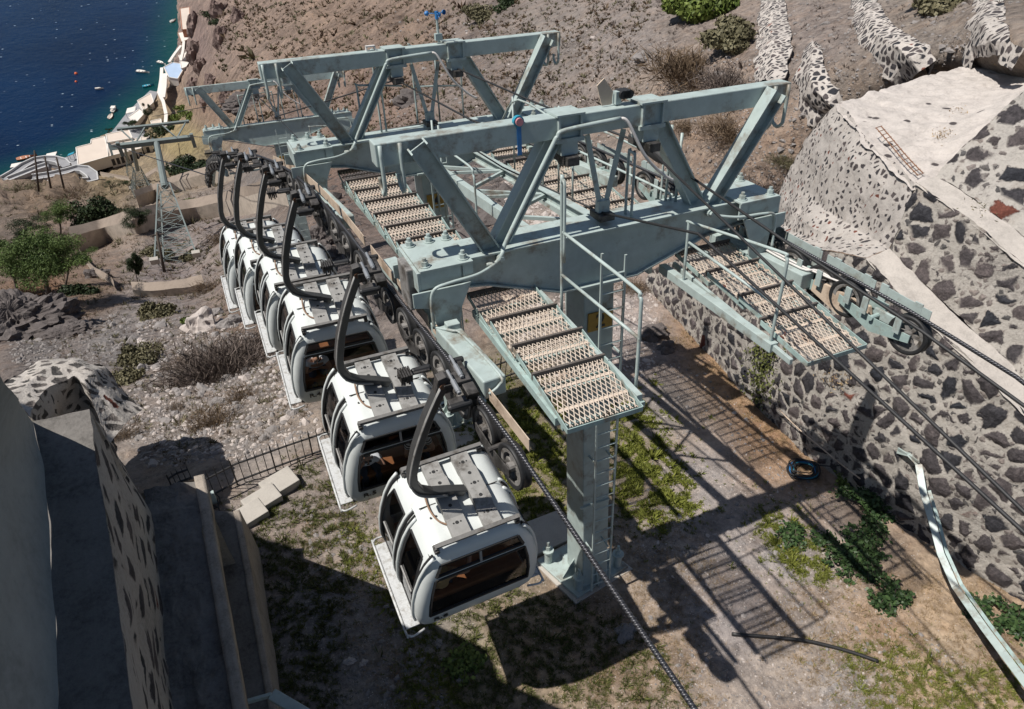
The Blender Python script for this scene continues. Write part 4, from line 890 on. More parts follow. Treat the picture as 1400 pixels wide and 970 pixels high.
M['ledge'] = plaster('pale_cement_ledge', (.46, .42, .38), .15, 3, 0, .03)
M['render_grey'] = plaster('grey_smooth_render', (.27, .275, .265), .13, .9, 0, .01)
M['ledge_top'] = plaster('dark_ledge_surface', (.17, .158, .146), .26, 2.2, 0, .03)  # left-hand ledges, mottled and darker than the pale cement ledge
M['cement_old'] = plaster('old_pale_cement', (.33, .285, .24), .2, 3.0, 0, .03)
def patch(rows, nu=40, nv=24, amp=.0, f=1.0):
    """smooth sheet through a grid of 3D control points (rows of equal length)"""
    R = np.array(rows, float); m, n = R.shape[:2]
    def interp(A, t):
        k = np.linspace(0, 1, A.shape[0]); return np.stack([np.interp(t, k, A[:, i]) for i in range(3)], -1)
    t1 = np.linspace(0, 1, nu); t2 = np.linspace(0, 1, nv)
    rr = np.stack([interp(R[i], t1) for i in range(m)]); g = np.stack([interp(rr[:, j], t2) for j in range(nu)], 1)
    P = g.reshape(-1, 3)
    if amp:
        P = P+np.array([[amp*noise.fractal(Vector(p)*f+Vector((7*k, 3, 1)), .9, 2.1, 4) for k in range(3)] for p in P])
    return P.tolist(), [(i*nu+j, i*nu+j+1, (i+1)*nu+j+1, (i+1)*nu+j) for i in range(nv-1) for j in range(nu-1)]
def pt(x, y, kind, val): return on(x, y, kind, val)
def sheet(name, mat, rows, parent=None, solid=.25, **kw):
    b = MB(); b.add(*patch(rows, **kw)); o = b.build(name, mat, parent, smooth=True)
    if solid:
        s = o.modifiers.new('thickness', 'SOLIDIFY'); s.thickness = solid; s.offset = 0 if False else -1
        s.use_even_offset = False
    return o
# right-hand retaining wall
rw = thing('retaining_wall', 'tall battered wall of black lava stones in mortar, right of the plot', 'stone wall')
base = [W(8.1, 10.5, -.4), W(7.75, 8, -.3), W(7.1, 4.5, -.3), W(6.75, 1.2, -.3), W(6.85, -.8, -.3), W(7.0, -2.2, -.3), W(7.3, -3.4, -.3), W(7.6, -4.4, -.3), W(8.2, -6.5, -.3), W(9.5, -10, -.3)]
top = [W(8.2, 10.5, .6), W(7.95, 8.2, 2.2), W(7.6, 4.9, 4.1), W(7.35, 1.35, 5.15), W(7.38, -.3, 4.5), W(7.45, -1.3, 4.15), W(7.6, -2.6, 3.6), W(7.8, -3.6, 3.1), W(8.6, -6.0, 2.6), W(9.9, -9.5, 2.2)]
mid_ = [(a*.55+c*.45)-H*(.10) for a, c in zip(base, top)]
sheet('lower_face', 'stone_big', [base, mid_, top], rw, solid=0, nu=420, nv=130, amp=.05, f=1.3)
l1o = [p-H*.05-T*.02 for p in top[3:]]; l1i = [p+H*.62+T*.06 for p in top[3:]]
sheet('lower_ledge', 'ledge', [l1o, l1i], rw, solid=0, nu=60, nv=8, amp=.03, f=2)
b2 = l1i; t2 = [W(8.45, 1.55, 6.55), W(8.5, .6, 6.3), W(8.55, -.2, 6.05), W(8.65, -1.0, 5.7), W(8.9, -2.2, 5.2), W(9.9, -5.5, 4.4), W(11, -9, 4)]
sheet('middle_face', 'stone_big', [b2, t2], rw, solid=0, nu=260, nv=70, amp=.05, f=1.3)
l2i = [p+H*.6+T*.05 for p in t2]
sheet('upper_ledge', 'ledge', [[p-H*.05-T*.02 for p in t2], l2i], rw, solid=0, nu=50, nv=8, amp=.03, f=2)
b3 = l2i; t3 = [W(9.6, 1.5, 7.2), W(10.2, 1.4, 7.9), W(11.0, 1.3, 8.5), W(12.2, .8, 9.2), W(13, -1.5, 9.0), W(14, -5, 8.6), W(15, -9, 8)]
sheet('upper_face', 'stone_up', [b3, t3], rw, solid=0, nu=240, nv=110, amp=.07, f=1.0)
# rendered wall with small stones: from the far silhouette edge to the stone face
ww = thing('rendered_wall', 'curved white rendered wall dotted with small dark stones, behind the right sheaves', 'wall')
sil = [pt(905, 402, 'v', 10.2), pt(985, 345, 'v', 9.2), pt(1040, 308, 'v', 8.4), pt(1056, 290, 'v', 8.0), pt(1063, 266, 'v', 7.6), pt(1078, 235, 'v', 7.2), pt(1101, 191, 'v', 6.6), pt(1127, 157, 'v', 6.0), pt(1148, 140, 'v', 5.6)]
rt = [W(7.7, 6.3, 3.5), W(7.55, 4.6, 4.2), W(7.45, 3.0, 4.7), W(7.38, 1.9, 5.0), top[3], l1i[0], l1i[0]*.65+t2[0]*.35, l1i[0]*.3+t2[0]*.7, t2[0]]
mdl = [(a+c)/2-H*.35*(1 if i < 8 else .6) for i, (a, c) in enumerate(zip(sil, rt))]
sheet('spotted_face', 'stone_small', [sil, mdl, rt], ww, solid=0, nu=220, nv=160, amp=.06, f=1.2)
back = [p+H*3+D*.4+T*-.5 for p in sil]; sheet('back_face', 'render_white', [sil, back], ww, solid=0, nu=40, nv=8, amp=.03)
# gravelly top slope
P1, P2, P3, P4 = sil[-1], rt[-1], W(9.7, 1.5, 7.3), W(12.3, .8, 9.3)
tp1 = [sil[-1], pt(1200, 125, 'v', 6.0), pt(1262, 105, 'v', 6.4), pt(1330, 88, 'v', 6.8), pt(1400, 66, 'v', 7.2), pt(1480, 50, 'v', 7.2)]
tp2 = [mdl[-1], pt(1240, 165, 'v', 3.9), pt(1300, 140, 'v', 4.2), pt(1360, 115, 'v', 4.5), pt(1420, 98, 'v', 4.6), pt(1500, 85, 'v', 4.6)]
tp3 = [rt[-1], pt(1292, 232, 'v', 1.55), pt(1318, 204, 'v', 1.6), pt(1345, 178, 'v', 1.7), pt(1400, 128, 'v', 1.8), pt(1500, 110, 'v', 1.8)]
for tt in (tp1, tp2, tp3): tt[0] = tt[0]-H*.14-T*.05
tp3 = [p-T*.10-D*.06 for p in tp3]
sheet('top_slope', 'render_top', [tp1, tp2, tp3], ww, solid=0, nu=200, nv=160, amp=.07, f=1.6)
b = MB()                                       # rusty rebar ladder along the joint
ra = [pt(x, y, 'v', v) for x, y, v in ((1198, 178, 3.6), (1215, 198, 3.0), (1235, 222, 2.3), (1255, 243, 1.7))]
rb_ = [p+H*.16+D*.03 for p in ra]
ra = [p+T*.05-H*.02 for p in ra]; rb_ = [p+T*.06 for p in rb_]
b.tube(ra, .012, 6, smooth=3); b.tube(rb_, .012, 6, smooth=3)
for k in range(13):
    f_ = k/12*3; i = min(int(f_), 2); q = f_-i; b.tube([ra[i]*(1-q)+ra[i+1]*q-H*.03, rb_[i]*(1-q)+rb_[i+1]*q+H*.03], .009, 5)
tag(b.build('rebar_mesh', 'rust'), 'strip of rusty reinforcement bars on the corner of the white slope', 'rebar')
# terrace walls up the slope
def twall(label, lo, hi, mat='stone_far', amp=.12):
    t = thing('terrace_wall', label, 'stone wall', group='terrace walls up the slope', loc=tuple(lo[0]))
    lo = [p-np.array([0, 0, .6]) for p in lo]; b = MB(); b.add(*patch([lo, hi], nu=50, nv=22, amp=amp, f=.9)); back = [p+np.array([.6, .9, -.15]) for p in hi]
    f = b.build('face', mat, t, smooth=True, org=lo[0]+np.array([0, 0, .6])); f.location = (0, 0, 0)
    b = MB(); b.add(*patch([hi, back], nu=50, nv=6, amp=amp, f=.9)); f = b.build('coping', 'render_top', t, smooth=True, org=lo[0]+np.array([0, 0, .6])); f.location = (0, 0, 0)
    return t
def gp(x, y): return ground_raw([x], [y])[0]
def lift(px, py, gpx, gpy, k=.97):             # point seen at (px,py), a little nearer than the ground at (gpx,gpy)
    g = gp(gpx, gpy); return ray(px, py)*np.linalg.norm(g)*k
def band(label, left, right, k=.955):
    Lp = [gp(x, y) for x, y in left]; Rp = [gp(x, y) for x, y in right]; t = thing('terrace_wall', label, 'stone wall', group='terrace walls up the slope', loc=tuple(Lp[0]))
    o = Lp[0]; lo_ = [p*(k+.035)-o for p in Lp]; hi = [p*(k+.02)-o for p in Rp]; md = [(a+o+c+o)/2*(k/(k+.0275))-o for a, c in zip(lo_, hi)]
    b = MB(); b.add(*patch([[q+np.array([0, 0, -.5]) for q in lo_], lo_, md, hi, [q+np.array([0, 0, -.5]) for q in hi]], nu=110, nv=80, amp=.10, f=.8)); b.build('face', 'stone_far', t, smooth=True)
band('terrace wall of stones in whitewash at the top, left of the others', [(1046, -30), (1042, 0), (1034, 40), (1031, 80), (1036, 112)], [(1068, -30), (1072, 0), (1080, 34), (1084, 66), (1074, 106)])
band('curved whitewashed stone wall ending beside the corner of the white slope', [(1110, 54), (1096, 74), (1088, 104), (1096, 134), (1120, 156), (1146, 166)], [(1116, 58), (1124, 76), (1130, 98), (1136, 114), (1146, 128), (1154, 140)])
band('whitewashed stone wall below the olive bush at the top', [(1170, -30), (1166, 0), (1166, 30), (1176, 56), (1200, 76), (1226, 94), (1238, 112)], [(1196, -30), (1200, 0), (1212, 22), (1224, 36), (1250, 50), (1272, 62), (1280, 84)])
band('whitewashed stone wall in the top right corner, right of the olive bush', [(1338, -40), (1332, 0), (1324, 30), (1326, 62), (1334, 80)], [(1366, -40), (1372, 0), (1376, 30), (1384, 54), (1400, 68)])
# ---------------------------------------------------------------- left-hand building walls
lw = thing('station_building', 'shaded grey building with stepped dark ledges and a stone base at lower left', 'building')
def L(px, py, z): return onz(px, py, z)
# levels
zA, zB, zC = -6.2, -9.6, -12.7                 # dark ledge, lower ledge, lowest ledge
e1 = [L(-160, 470, zA), L(0, 515, zA), L(45, 577, zA), L(60, 640, zA), L(72, 780, zA), L(85, 975, zA), L(100, 1250, zA)]
wt2 = [onz(-70, 425, -2.5), np.array([-2.15, 2.6, -2.4]), np.array([-2.3, 1.2, -2.4]), np.array([-2.5, -.5, -2.4]), np.array([-2.7, -3, -2.4])]; wt = [(a+c)/2 for a, c in zip(e1[2:], wt2)]
sheet('grey_wall', 'render_grey', [e1[2:], wt, wt2], lw, solid=0, nu=120, nv=60, amp=.03, f=.8)
e2 = [L(-160, 440, zA), L(-20, 470, zA), L(122, 559, zA), L(136, 640, zA), L(154, 780, zA), L(180, 975, zA), L(212, 1250, zA)]
e1b = [p-np.array([.5, 0, .0]) for p in e1]
e1b[0], e1b[1] = L(-160, 500, zA), L(-20, 560, zA)
sheet('dark_ledge', 'ledge_top', [e1b[2:], e2[2:]], lw, solid=0, nu=60, nv=20, amp=.02)
e3 = [L(152, 610, zB), L(205, 700, zB), L(218, 800, zB), L(235, 975, zB), L(262, 1250, zB)]
e2s = [L(122, 559, zA), L(140, 665, zA), L(157, 800, zA), L(180, 975, zA), L(212, 1250, zA)]
sheet('stone_face', 'stone_left', [e2s, e3], lw, solid=0, nu=80, nv=24, amp=.03)
e3b = [L(122, 559, zA), L(30, 640, zA-2), L(-100, 640, zA-2)]
bk = [L(152, 610, zB)+np.array([0, 0, -6]), L(100, 640, zB-3), L(-20, 640, zB-3)]
sheet('end_face', 'stone_left', [[e2s[0], e1[2], e1[1], e1[0]], [e3[0]+np.array([0, 0, -3]), e1[2]+np.array([.0, .6, -5]), e1[1]+np.array([0, .6, -5]), e1[0]+np.array([0, .6, -5])]], lw, solid=0, nu=20, nv=10)
e4 = [L(268, 655, zB), L(276, 700, zB), L(292, 800, zB), L(322, 975, zB), L(370, 1250, zB)]
e3c = [L(192, 674, zB), L(202, 705, zB), L(216, 800, zB), L(233, 975, zB), L(258, 1250, zB)]
sheet('lower_ledge', 'ledge_top', [e3c, e4], lw, solid=0, nu=200, nv=50, amp=.07, f=2.2)
e4o = [p+np.array([.13, 0, 0]) for p in e4]
sheet('kerb_top', 'cement_old', [[p+np.array([-.02, 0, .07]) for p in e4], [p+np.array([.0, 0, .07]) for p in e4o]], lw, solid=.3, nu=60, nv=4, amp=.01)
e5 = [L(288, 698, zC), L(292, 740, zC), L(306, 830, zC), L(334, 975, zC), L(378, 1250, zC)]
sheet('kerb_face', 'render_grey', [e4o, e5], lw, solid=0, nu=60, nv=8, amp=.02)
e6 = [L(321, 700, zC), L(328, 740, zC), L(344, 830, zC), L(370, 975, zC), L(415, 1250, zC)]
sheet('lowest_ledge', 'ledge_top', [e5, e6], lw, solid=0, nu=60, nv=10, amp=.02)
e6o = [p+np.array([.1, 0, 0]) for p in e6]
sheet('edge_strip', 'cement_old', [[p+np.array([-.02, 0, .03]) for p in e6], [p+np.array([.0, 0, .03]) for p in e6o]], lw, solid=.2, nu=60, nv=4, amp=.01)
sheet('lowest_face', 'cement_old', [e6o, [p+np.array([.15, 0, -2.6]) for p in e6o]], lw, solid=0, nu=60, nv=10, amp=.02)
sheet('pier_face', 'cement_old', [[L(192, 674, zB), L(268, 655, zB)], [L(192, 674, zB)+np.array([0, .3, -4.5]), L(268, 655, zB)+np.array([0, .3, -4.5])]], lw, solid=0, nu=12, nv=10, amp=.03)
sheet('pier_face', 'cement_old', [[L(288, 698, zC), L(321, 700, zC)], [L(288, 698, zC)+np.array([0, .2, -3]), L(321, 700, zC)+np.array([0, .2, -3])]], lw, solid=0, nu=8, nv=8, amp=.03)
# unseen roof slab added for the station, outline traced back from the large plot shadow
def caster(P, z=-2.0): return P-SUN*((z-P[2])/-SUN[2])
pr = [on(x, y, 'w', 0.0) for x, y in [(300, 690), (325, 716), (345, 735), (382, 745), (400, 760), (469, 811), (472, 836), (519, 839), (541, 878), (544, 906), (589, 914), (622, 937), (640, 1000), (660, 1100)]]
pr = [caster(p) for p in pr]
poly = pr+[pr[-1]+np.array([-3, -9, 0]), np.array([-26, -8, -2.0]), np.array([-26, 24, -2.0])]
b = MB(); b.prism(poly, (0, 0, .3)); b.build('unseen_roof_slab', 'render_grey', lw)
b = MB()
for x, y in ((-12, 12), (-12, 4), (-20, 12), (-20, 0)): b.box(x-.3, x+.3, y-.3, y+.3, -14, -2.0)
b.build('unseen_slab_pillars', 'render_grey', lw)  # out-of-view pillars added so that the slab does not float
# rounded stone wall behind the ledges
def twall2():
    t = thing('stone_wall', 'sunlit hump-backed wall of stones in white render behind the dark ledges', 'stone wall', loc=(0, 0, 0))
    D0 = 18.0
    def q(x, y, d): return ray(x, y)*d
    top_ = [q(-30, 545, 17.5), q(30, 508, 19.0), q(62, 492, 19.6), q(105, 488, 19.8), q(140, 500, 19.4), q(168, 535, 18.6), q(190, 560, 18.0)]
    frt = [q(-10, 610, 16.0), q(42, 572, 16.8), q(66, 528, 17.8), q(98, 512, 18.2), q(118, 530, 17.6), q(136, 575, 17.0), q(152, 612, 16.6)]
    bot = [p+np.array([-.02, .1, -3.0 if i < 4 else (-1.6 if i == 4 else -.5)]) for i, p in enumerate(frt)]
    bk_ = [p+np.array([-.1, .5, -2.2 if i < 4 else -.5]) for i, p in enumerate(top_)]
    b = MB(); b.add(*patch([top_, [(a+c)/2+np.array([0, 0, .18]) for a, c in zip(top_, frt)], frt], nu=60, nv=24, amp=.10, f=.9)); b.build('rounded_top', 'stone_left2', t, smooth=True)
    b = MB(); b.add(*patch([frt, bot], nu=60, nv=20, amp=.10, f=.9)); b.build('face', 'stone_left2', t, smooth=True)
    b = MB(); b.add(*patch([top_, bk_], nu=60, nv=10, amp=.10, f=.9)); b.build('back', 'stone_left2', t, smooth=True)
M['stone_left2'] = stone_mat('stones_in_white_render', 3.0, .09, (.50, .46, .42), dark=((.06, .058, .056), (.16, .14, .13)), fill=False)
twall2()
# long path walls on the slope
def path_wall(label, pts, h=.8, wdt=1.2, drop=2.2):
    g = [gp(x, y) for x, y in pts]; g = [p+np.array([0, 0, h*1.2]) for p in g]
    t = thing('path_wall', label, 'wall', group='path walls on the slope', loc=tuple(g[0]))
    bk = [p+np.array([-.1*wdt, wdt, 0]) for p in g]
    b = MB(); b.add(*patch([g, bk], nu=60, nv=4, amp=.06, f=.5)); f = b.build('wall_top', 'wallcap', t, smooth=True, org=g[0]); f.location = (0, 0, 0)
    b = MB(); b.add(*patch([g, [p+np.array([0, .12, -drop]) for p in g]], nu=60, nv=6, amp=.06, f=.5)); f = b.build('wall_face', 'stone_port', t, smooth=True, org=g[0]); f.location = (0, 0, 0)
M['wallcap'] = plaster('tan_path_surface', (.24, .195, .16), .14, 1.0, 0, .02)
path_wall('long tan path wall crossing below the lattice pylon', [(105, 345), (150, 332), (190, 322), (230, 310), (270, 303), (310, 296), (345, 290), (380, 285), (410, 281)], drop=4.0, wdt=1.6, h=1.4)
path_wall('upper tan path wall behind the lattice pylon, ending at the dark bushes', [(190, 282), (215, 272), (240, 263), (262, 257), (290, 250), (320, 243)], drop=3, wdt=1.6, h=1.3)
path_wall('short stony path wall left of the cabins, below the cypress', [(184, 405), (210, 406), (235, 405), (262, 402), (282, 396)], drop=.7, wdt=.9, h=.4)
path_wall('thin stony wall dropping towards the pine trees', [(112, 352), (120, 365), (132, 378), (150, 388), (160, 398)], drop=.6, wdt=.7, h=.3)
path_wall('distant low wall above the upper path', [(130, 238), (160, 244), (178, 248)], drop=3, wdt=2)
path_wall('distant low wall bending right behind the lattice pylon', [(200, 246), (215, 237), (240, 228), (262, 220)], drop=3, wdt=2)
# ================================================================ PLANTS AND LOOSE STONE
def leafmat(name, c1, c2, rough=.6, tr=0.0):
    t = NT(name); at = t.n('ShaderNodeAttribute', attribute_name='tint').outputs['Fac']
    t.set(Base_Color=t.ramp(at, (0.0, c1), (1.0, c2)), Roughness=rough); t.b.inputs['Specular IOR Level'].default_value = .2
    return t.m
M['f_pine'] = leafmat('pine_needles', (.035, .065, .018), (.14, .19, .055)); M['f_dark'] = leafmat('dark_evergreen_leaves', (.010, .018, .009), (.045, .065, .025))
M['f_green'] = leafmat('bright_shrub_leaves', (.05, .08, .015), (.17, .21, .05)); M['f_olive'] = leafmat('olive_dry_leaves', (.07, .065, .035), (.19, .17, .10))
M['f_grey'] = leafmat('grey_thorny_twigs', (.07, .055, .045), (.20, .16, .14)); M['f_brown'] = leafmat('brown_dry_twigs', (.07, .045, .028), (.20, .145, .095))
M['f_bramble'] = leafmat('bramble_leaves', (.014, .032, .012), (.06, .10, .035), .45); M['f_mat'] = leafmat('yellow_green_ground_cover', (.07, .09, .015), (.24, .25, .055))
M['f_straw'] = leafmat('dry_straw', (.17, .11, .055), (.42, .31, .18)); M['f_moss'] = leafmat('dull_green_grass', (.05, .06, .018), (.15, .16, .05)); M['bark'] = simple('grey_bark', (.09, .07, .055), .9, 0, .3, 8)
M['rock_d'] = simple('dark_scoria_rock', (.10, .085, .08), .95, 0, .3, 3, .06, .8); M['rock_p'] = simple('pale_rubble_rock', (.42, .37, .34), .95, 0, .15, 5, .03, .6); M['rock_g'] = simple('grey_rock', (.22, .20, .19), .95, 0, .25, 4, .04, .7)
M['rock_r'] = simple('reddish_cliff_rock', (.17, .12, .105), .95, 0, .3, .4, .5, .8)
def leaf_mesh(name, P, Nrm, size, tint, aspect=1.0, along=None):
    """leaf quads: P centres, Nrm normals, size half lengths"""
    n = len(P); Nrm = Nrm/np.linalg.norm(Nrm, axis=1, keepdims=True)
    a = RNG.normal(size=(n, 3)) if along is None else along
    t1 = a-Nrm*(a*Nrm).sum(1, keepdims=True); t1 /= np.linalg.norm(t1, axis=1, keepdims=True)+1e-9; t2 = np.cross(Nrm, t1)
    s = np.asarray(size).reshape(-1, 1); V = np.stack([P-t1*s, P+t2*s*aspect*.6-t1*s*.1, P+t1*s, P-t2*s*aspect*.6-t1*s*.1], 1).reshape(-1, 3)
    me = bpy.data.meshes.new(name); me.vertices.add(4*n); me.vertices.foreach_set('co', V.ravel()); me.loops.add(4*n); me.loops.foreach_set('vertex_index', np.arange(4*n)); me.polygons.add(n)
    me.polygons.foreach_set('loop_start', np.arange(0, 4*n, 4)); me.polygons.foreach_set('loop_total', np.full(n, 4)); me.update(calc_edges=True)
    at = me.attributes.new('tint', 'FLOAT', 'POINT'); at.data.foreach_set('value', np.repeat(np.clip(tint, 0, 1), 4).astype(float)); return me
def put(name, me, mat, parent=None, loc=(0, 0, 0), **kw):
    me.materials.append(M[mat]); o = bpy.data.objects.new(name, me); COL.objects.link(o); o.parent = parent; o.location = loc
    for k, v in kw.items(): o[k] = v
    return o
def blob_points(n, R, lumps=9, fill=.55):
    """points clustered in lumps inside an ellipsoid of radii R"""
    R = np.array(R); c = RNG.normal(size=(lumps, 3)); c /= np.linalg.norm(c, axis=1, keepdims=True); c *= RNG.uniform(.25, .8, (lumps, 1)); c[:, 2] = np.abs(c[:, 2])*.9 if (R[2] < R[0]*1.2 and lumps <= 16) else c[:, 2]
    k = RNG.integers(0, lumps, n); d = RNG.normal(size=(n, 3)); d /= np.linalg.norm(d, axis=1, keepdims=True); rr = RNG.uniform(.35, 1, (n, 1))**.5
    rl = RNG.uniform(.2, .46, lumps)[k][:, None]; P = (c[k]+d*rr*rl)*R; return P, d, RNG.uniform(-.25, .25, lumps)[k]
def shrub(px, py, wpx, hf, mat, label, group=None, n=900, ls=.045, kind='leaf', name='shrub', sink=.1):
    g = G(px, py); dd = depth_of(g); r = wpx/2*dd/F; t = thing(name, label, 'shrub', loc=tuple(g), group=group); R = (r, r*.9, r*hf)
    if kind == 'leaf':
        n = int(n*2.2); P, d, tl_ = blob_points(n, R, 16); P[:, 2] += r*.12; P = P[P[:, 2] > -.12*r]; d = d[:len(P)]; nn = d+RNG.normal(size=d.shape)*.7
        put('foliage', leaf_mesh('foliage', P, nn, RNG.uniform(.6, 1.3, len(P))*r*ls*.95, RNG.uniform(0, 1, len(P))*.6+.2+tl_[:len(P)]), mat, t)
        b = MB()
        for k in range(6): a = RNG.uniform(0, 6.28); b.tube([(0, 0, -.1), (math.cos(a)*r*.3, math.sin(a)*r*.3, r*hf*.35), (math.cos(a)*r*.6, math.sin(a)*r*.6, r*hf*.7)], [r*.03, r*.02, r*.008], 5)
        b.build('stem', 'bark', t)
    else:                                       # thorny cushion of twigs
        a = RNG.normal(size=(n, 3)); a[:, 2] = np.abs(a[:, 2])*.8+.05; a /= np.linalg.norm(a, axis=1, keepdims=True); q = RNG.uniform(.3, .95, (n, 1)); off = RNG.normal(size=(n, 3))*(r*.28, r*.28, 0)
        P = a*q*np.array(R)*.8+off; P[:, 2] = np.maximum(P[:, 2], .02); nn = np.cross(a, RNG.normal(size=(n, 3)))
        put('twigs', leaf_mesh('twigs', P, nn, RNG.uniform(.5, 1.2, n)*r*.17, RNG.uniform(0, 1, n), .09 if kind == 'twig' else .2, a+RNG.normal(size=(n, 3))*.5), mat, t)
    return t
SH = [(300, 512, 150, .34, 'f_grey', 'wide grey thorny thicket on the rubble slope left of the cabins', 5200, 'twig'), (345, 480, 84, .42, 'f_grey', 'grey thorny bush touching the cabins\' left side on the slope', 2400, 'twig'), (190, 492, 80, .5, 'f_olive', 'olive rounded bush on the slope behind the hump-backed stone wall', 2200, 'leaf'),
      (176, 518, 60, .4, 'f_olive', 'low olive bush directly behind the hump-backed stone wall', 1300, 'leaf'), (210, 434, 66, .4, 'f_olive', 'olive-grey bush on the pale track below the path wall', 1500, 'leaf'), (262, 442, 36, .45, 'f_green', 'small bright green bush beside the pale boulder', 1200, 'leaf'),
      (250, 500, 50, .4, 'f_brown', 'brown dry bush between the olive bush and the grey thicket', 1300, 'twig'), (330, 545, 60, .3, 'f_brown', 'flat reddish bush below the grey thicket', 1300, 'twig'), (14, 430, 40, .5, 'f_olive', 'olive bush on the dark rock at the left edge', 900, 'leaf'), (110, 402, 60, .4, 'f_dark', 'dark undergrowth right of the largest pine trunk', 1400, 'leaf'), (30, 400, 60, .3, 'f_brown', 'brown undergrowth beneath the pines', 1200, 'twig'), (300, 330, 50, .5, 'f_brown', 'dry brown bush under the lower path wall beside the cabins', 1200, 'twig'), (225, 355, 44, .3, 'f_olive', 'flat olive scrub between the lattice pylon legs', 800, 'leaf'), (30, 262, 70, .25, 'f_olive', 'olive scrub on the crest above the zigzag ramp', 800, 'twig'), (100, 270, 60, .25, 'f_brown', 'brown scrub on the crest above the ramp bend', 800, 'twig'), (90, 432, 44, .4, 'f_olive', 'dull bush in the shade under the pines', 900, 'leaf'), (262, 240, 64, .45, 'f_dark', 'dark green spreading bush behind the hanging cabins, above the path wall', 2400, 'leaf'), (300, 232, 50, .45, 'f_dark', 'dark bush next to the first hanger, above the path wall', 1800, 'leaf'),
      (258, 288, 44, .4, 'f_green', 'green bush between the two path walls, right of the lattice pylon', 1200, 'leaf'), (284, 296, 30, .4, 'f_green', 'small green bush on the lower path wall near the rear cabin', 800, 'leaf'), (248, 296, 22, .4, 'f_olive', 'tiny olive bush right of the lattice pylon legs', 500, 'leaf'),
      (285, 400, 50, .6, 'f_brown', 'reddish brown bush on the slope beside the rear cabin\'s step', 1400, 'twig'), (262, 352, 40, .4, 'f_olive', 'olive bush at the foot of the lattice pylon', 900, 'leaf'), (205, 348, 34, .4, 'f_olive', 'low olive bush left of the lattice pylon foot', 700, 'leaf'),
      (290, 580, 84, .35, 'f_brown', 'rusty brown dry bush on the rubble above the iron fence', 1800, 'twig'), (240, 560, 40, .35, 'f_brown', 'small brown dry bush at the edge of the shadow by the stone wall', 900, 'twig'), (165, 600, 60, .5, 'f_brown', 'dark brown bush in the shade at the end of the stone ledge', 1300, 'twig'),
      (955, 22, 150, .5, 'f_green', 'large bright green bush at the top edge, centre right', 5200, 'leaf'), (1004, 62, 120, .45, 'f_olive', 'dry olive bush just below the bright green one', 2500, 'leaf'), (1270, 12, 130, .5, 'f_olive', 'large olive-grey bush behind the whitewashed walls at the top', 4500, 'leaf'),
      (950, 100, 150, .35, 'f_brown', 'brown dry thicket above the near upper beam', 2600, 'twig'), (1004, 122, 120, .38, 'f_grey', 'grey dry thicket above the right end of the near upper beam', 2200, 'twig'), (1040, 268, 120, .42, 'f_grey', 'grey bush at the foot of the white spotted wall', 2600, 'twig'), (1075, 222, 60, .4, 'f_olive', 'olive grass bush against the white spotted wall', 1500, 'twig'),
      (1000, 186, 110, .3, 'f_brown', 'brown dry thicket behind the right strut of the near pylon', 1700, 'twig'), (940, 180, 60, .3, 'f_brown', 'low brown thicket above the black cable sleeve', 1300, 'twig'), (655, 28, 62, .5, 'f_olive', 'olive bush behind the wind gauge', 1800, 'leaf'), (690, 12, 50, .4, 'f_dark', 'dark bush right of the wind gauge', 1200, 'leaf'),
      (868, 398, 60, .4, 'f_brown', 'dry grass bush in the gap between girder and stone wall', 1300, 'twig'), (286, 24, 26, .7, 'f_dark', 'dark green cactus-like bush high on the cliff above the cove', 500, 'leaf'), (296, 36, 26, .6, 'f_dark', 'second dark bush on the cliff above the cove', 500, 'leaf'),
      (248, 152, 30, .6, 'f_green', 'yellow-green bush above the port roofs', 600, 'leaf'), (262, 160, 34, .5, 'f_green', 'yellow-green bush by the left end of the far upper beam', 600, 'leaf'), (240, 165, 30, .5, 'f_green', 'lime green shrub on the port slope', 600, 'leaf'), (228, 178, 40, .4, 'f_dark', 'dark trees in a row behind the lattice pylon head', 700, 'leaf')]
for x, y, w_, hf, m_, lab, n_, kd in SH: shrub(x, y, w_, hf, m_, lab, n=n_, kind=kd, ls=.055 if n_ > 1500 else .07)
# small shrubs scattered over the hillside, each its own thing
def poly_pts(n, poly):
    poly = np.array(poly, float); lo, hi = poly.min(0), poly.max(0); out = []
    while len(out) < n:
        q = RNG.uniform(lo, hi, (n*2, 2)); ins = np.zeros(len(q), bool); j = len(poly)-1
        for i in range(len(poly)):
            xi, yi = poly[i]; xj, yj = poly[j]; c = ((yi > q[:, 1]) != (yj > q[:, 1])) & (q[:, 0] < (xj-xi)*(q[:, 1]-yi)/(yj-yi+1e-12)+xi); ins ^= c; j = i
        out += q[ins].tolist()
    return np.array(out[:n])
hills = [(300, 0), (900, 0), (870, 60), (880, 160), (820, 170), (640, 230), (420, 215), (330, 190), (285, 130), (300, 60)]
